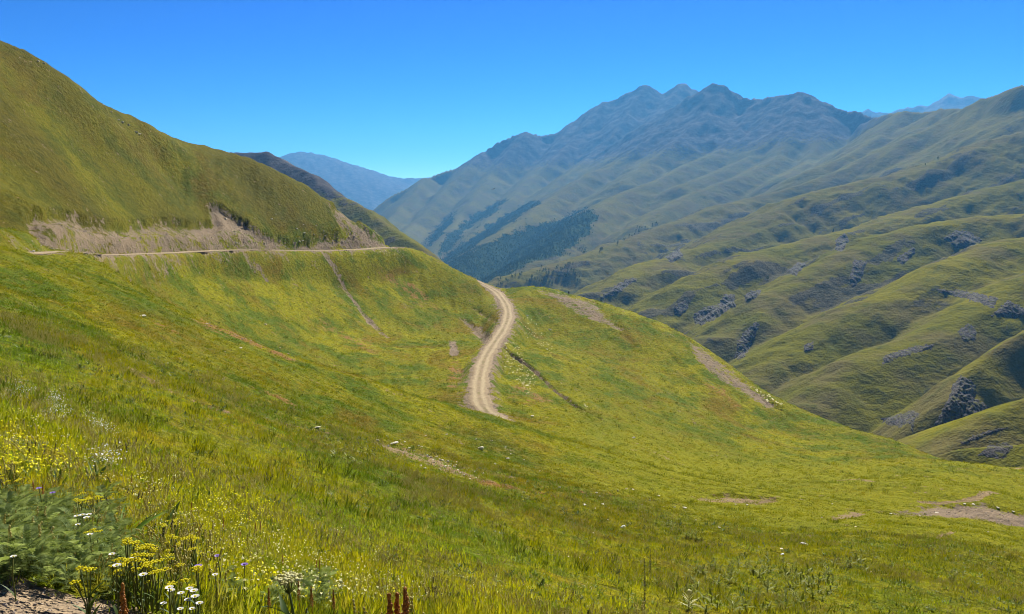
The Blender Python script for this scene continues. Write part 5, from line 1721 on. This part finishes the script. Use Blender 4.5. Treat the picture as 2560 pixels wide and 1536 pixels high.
CROWNS = [crown_mesh(1), crown_mesh(2, 8.0, 130, False), crown_mesh(3, 10.0, 160)]
mb = MB(); mb.tube([(0, 0, -0.6), (0.1, 0, 3), (0, 0, 8)], [0.30, 0.2, 0.05], 6)
mb.tube([(0.05, 0, 3), (0.9, 0.5, 4.2)], [0.1, 0.03], 4); mb.tube([(0.02, 0, 4), (-0.8, 0.3, 5.2)], [0.09, 0.03], 4)
TRUNK = mb.mesh("trunk", M_BARK)
tree_px = [(1407, 674), (1372, 677), (1359, 674), (1383, 682), (1350, 680), (1425, 662), (1419, 637), (1438, 599), (1456, 633), (1462, 627), (1369, 692), (1362, 696), (1343, 700), (1322, 704), (1362, 713), (1381, 711), (1399, 696), (1435, 685),
           (1444, 703), (1428, 679), (1242, 719), (1245, 701), (1281, 696), (1236, 726), (1599, 571), (1631, 567), (1560, 602), (1580, 592), (1459, 633), (1506, 625), (1420, 690), (1390, 702), (1375, 706), (1410, 690), (1440, 694), (1366, 686),
           (1545, 608), (1620, 575), (1640, 560), (1590, 578), (1500, 630), (1465, 622), (1300, 690), (1270, 706), (1255, 712), (1919, 700), (2083, 582), (2313, 414), (2345, 400), (1330, 695), (1355, 705), (1395, 668), (1415, 668), (1445, 625)]
allp = []
for x, y in tree_px:
    allp.append((x, y))
    if x < 1700:
        for q in range(2):
            allp.append((x + rn.uniform(-9, 9), y + rn.uniform(-5, 5)))
hits = far_lookup([p[0] for p in allp], [p[1] for p in allp])
for k, hp in enumerate(hits):
    if np.isnan(hp[0]):
        continue
    o = empty("tree", (hp[0], hp[1], hp[2]), rn.uniform(0, 6.28), rn.uniform(0.45, 0.95))
    link("crown", CROWNS[1 if k % 4 else 0], o)
    link("trunk", TRUNK, o)
    x = allp[k][0]
    if x > 1900:
        tag(o, {0: "lone dark conifer at the crest of the bright yellow green rib"}.get(0 if x < 2000 else 1, "single dark bush high on the right valley side"), "tree", None if x < 2000 else "bushes high on the right")
    elif x > 1530:
        tag(o, "dark tree in the hollow of the middle valley side right of the forest", "tree", "trees in the middle hollow")
    elif allp[k][1] < 650:
        tag(o, "dark tree standing off the right edge of the blue forest", "tree", "trees at the forest's right edge")
    else:
        where = "nearest the saddle" if x < 1300 else ("left of the broken rocks" if x < 1370 else ("in the middle group" if x < 1410 else "in the right group"))
        row = "upper" if allp[k][1] < 690 else "lower"
        tag(o, "dark %s tree %s on the slope between forest and spur" % (row, where), "tree", "scattered trees below the forest, %s %s" % (row, where))

fi = np.nonzero((forest > rng.uniform(0.1, 0.9, len(forest))) & (fr > 1900) & (fr < 5200) & (np.abs(fT.ravel()) < 0.6))[0]
wgt = fr[fi] ** 2; wgt = wgt / wgt.sum()
sel = rng.choice(fi, 20000, p=wgt)
jx = FX[sel] + rng.normal(0, 8, len(sel)); jy = FY[sel] + rng.normal(0, 8, len(sel))
tree_pro = [bpy.data.objects.new("forest_tree", CROWNS[k]) for k in range(3)]
instancer("forest", np.stack([jx, jy, FZ[sel] - 0.8], -1), rng.uniform(0.45, 0.95, len(sel)), np.where(rng.random(len(sel)) < 0.75, 1, 0), tree_pro, "dark blue green forest filling the valley hollow", "forest", 0.03)

# ------------------------------------------------------------------ person on the spur and the bird
def make_person(px, py, d):
    u = P(px, py, 1.0)
    rs_ = np.linspace(320, 395, 300)
    zs_ = ground_z(u[0] * rs_, u[1] * rs_)
    d = rs_[int(np.argmax(zs_ / rs_))] - 1.5
    c = u * d
    z = ground_z(c[0], c[1])[0]
    joints = {'pelvis': (0, 0, 0.92), 'chest': (0, 0.02, 1.30), 'neck': (0, 0.02, 1.48), 'head': (0, 0.0, 1.62), 'crown': (0, 0.0, 1.74),
              'hipl': (-0.10, 0, 0.86), 'kneel': (-0.12, 0.03, 0.48), 'anklel': (-0.13, 0.0, 0.09), 'toel': (-0.14, -0.16, 0.04),
              'hipr': (0.10, 0, 0.86), 'kneer': (0.12, 0.01, 0.48), 'ankler': (0.14, 0.04, 0.09), 'toer': (0.16, -0.12, 0.04),
              'shl': (-0.19, 0.02, 1.42), 'ell': (-0.25, 0.03, 1.13), 'wrl': (-0.23, -0.06, 0.88), 'hal': (-0.22, -0.09, 0.79),
              'shr': (0.19, 0.02, 1.42), 'elr': (0.26, 0.04, 1.13), 'wrr': (0.24, -0.05, 0.88), 'har': (0.23, -0.08, 0.79)}
    rad = {'pelvis': 0.16, 'chest': 0.17, 'neck': 0.06, 'head': 0.095, 'crown': 0.07, 'hipl': 0.10, 'hipr': 0.10, 'kneel': 0.065, 'kneer': 0.065, 'anklel': 0.045, 'ankler': 0.045, 'toel': 0.04, 'toer': 0.04,
           'shl': 0.07, 'shr': 0.07, 'ell': 0.05, 'elr': 0.05, 'wrl': 0.035, 'wrr': 0.035, 'hal': 0.035, 'har': 0.035}
    names = list(joints)
    ed = [('pelvis', 'chest'), ('chest', 'neck'), ('neck', 'head'), ('head', 'crown'), ('pelvis', 'hipl'), ('hipl', 'kneel'), ('kneel', 'anklel'), ('anklel', 'toel'), ('pelvis', 'hipr'), ('hipr', 'kneer'), ('kneer', 'ankler'), ('ankler', 'toer'),
          ('chest', 'shl'), ('shl', 'ell'), ('ell', 'wrl'), ('wrl', 'hal'), ('chest', 'shr'), ('shr', 'elr'), ('elr', 'wrr'), ('wrr', 'har')]
    me = bpy.data.meshes.new("person")
    me.from_pydata([joints[n] for n in names], [(names.index(a), names.index(b)) for a, b in ed], [])
    o = link("person", me)
    o.location = (c[0], c[1], z)
    md = o.modifiers.new("skin", 'SKIN')
    for n, v in zip(names, me.skin_vertices[0].data):
        v.radius = (rad[n], rad[n] * 0.8)
        v.use_root = n == 'pelvis'
    o.modifiers.new("sub", 'SUBSURF').render_levels = 2
    me.materials.append(plain_mat("dark_clothing", (0.012, 0.012, 0.014), (0.025, 0.024, 0.026), 8.0, 0.9))
    tag(o, "person in dark clothing standing on the skyline of the spur hill", "person")


make_person(1422, 742, 376)


def make_bird(px, py, d):
    c = P(px, py, d)
    m = plain_mat("dark_feathers", (0.010, 0.010, 0.011), (0.022, 0.021, 0.020), 12.0, 0.8)
    root = empty("bird", c, 0.4); root.rotation_euler = (0.25, -0.35, 0.4); root.scale = (1.4, 1.4, 1.4)
    mb = MB(); mb.tube([(0, -0.20, 0), (0, -0.13, 0.01), (0, 0, 0), (0, 0.15, 0), (0, 0.22, 0)], [0.012, 0.045, 0.065, 0.035, 0.01], 8)
    mb.build("body", m, root)
    for sg in (-1, 1):
        mb = MB()
        pts = [(0.03, -0.07), (0.2, -0.10), (0.42, -0.05), (0.52, 0.03), (0.38, 0.07), (0.2, 0.09), (0.03, 0.10)]
        top = [(sg * x, y, 0.03 + 0.18 * x - 0.15 * x * x) for x, y in pts]
        bot = [(x, y, z - 0.012) for x, y, z in top]
        n = len(pts)
        mb.add(top + bot, [tuple(range(n)), tuple(range(2 * n - 1, n - 1, -1))] + [(i, i + n, (i + 1) % n + n, (i + 1) % n) for i in range(n)])
        mb.smooth = False
        mb.build("wing", m, root)
    mb = MB(); mb.add([(-0.02, 0.18, 0.01), (0.02, 0.18, 0.01), (0.06, 0.34, 0.01), (-0.06, 0.34, 0.01), (-0.02, 0.18, 0), (0.02, 0.18, 0), (0.06, 0.34, 0), (-0.06, 0.34, 0)], [(0, 1, 2, 3), (7, 6, 5, 4), (0, 4, 5, 1), (1, 5, 6, 2), (2, 6, 7, 3), (3, 7, 4, 0)])
    mb.build("tail", m, root)
    tag(root, "small dark bird flying in front of the blue valley slope", "bird")


make_bird(1234, 473, 260)
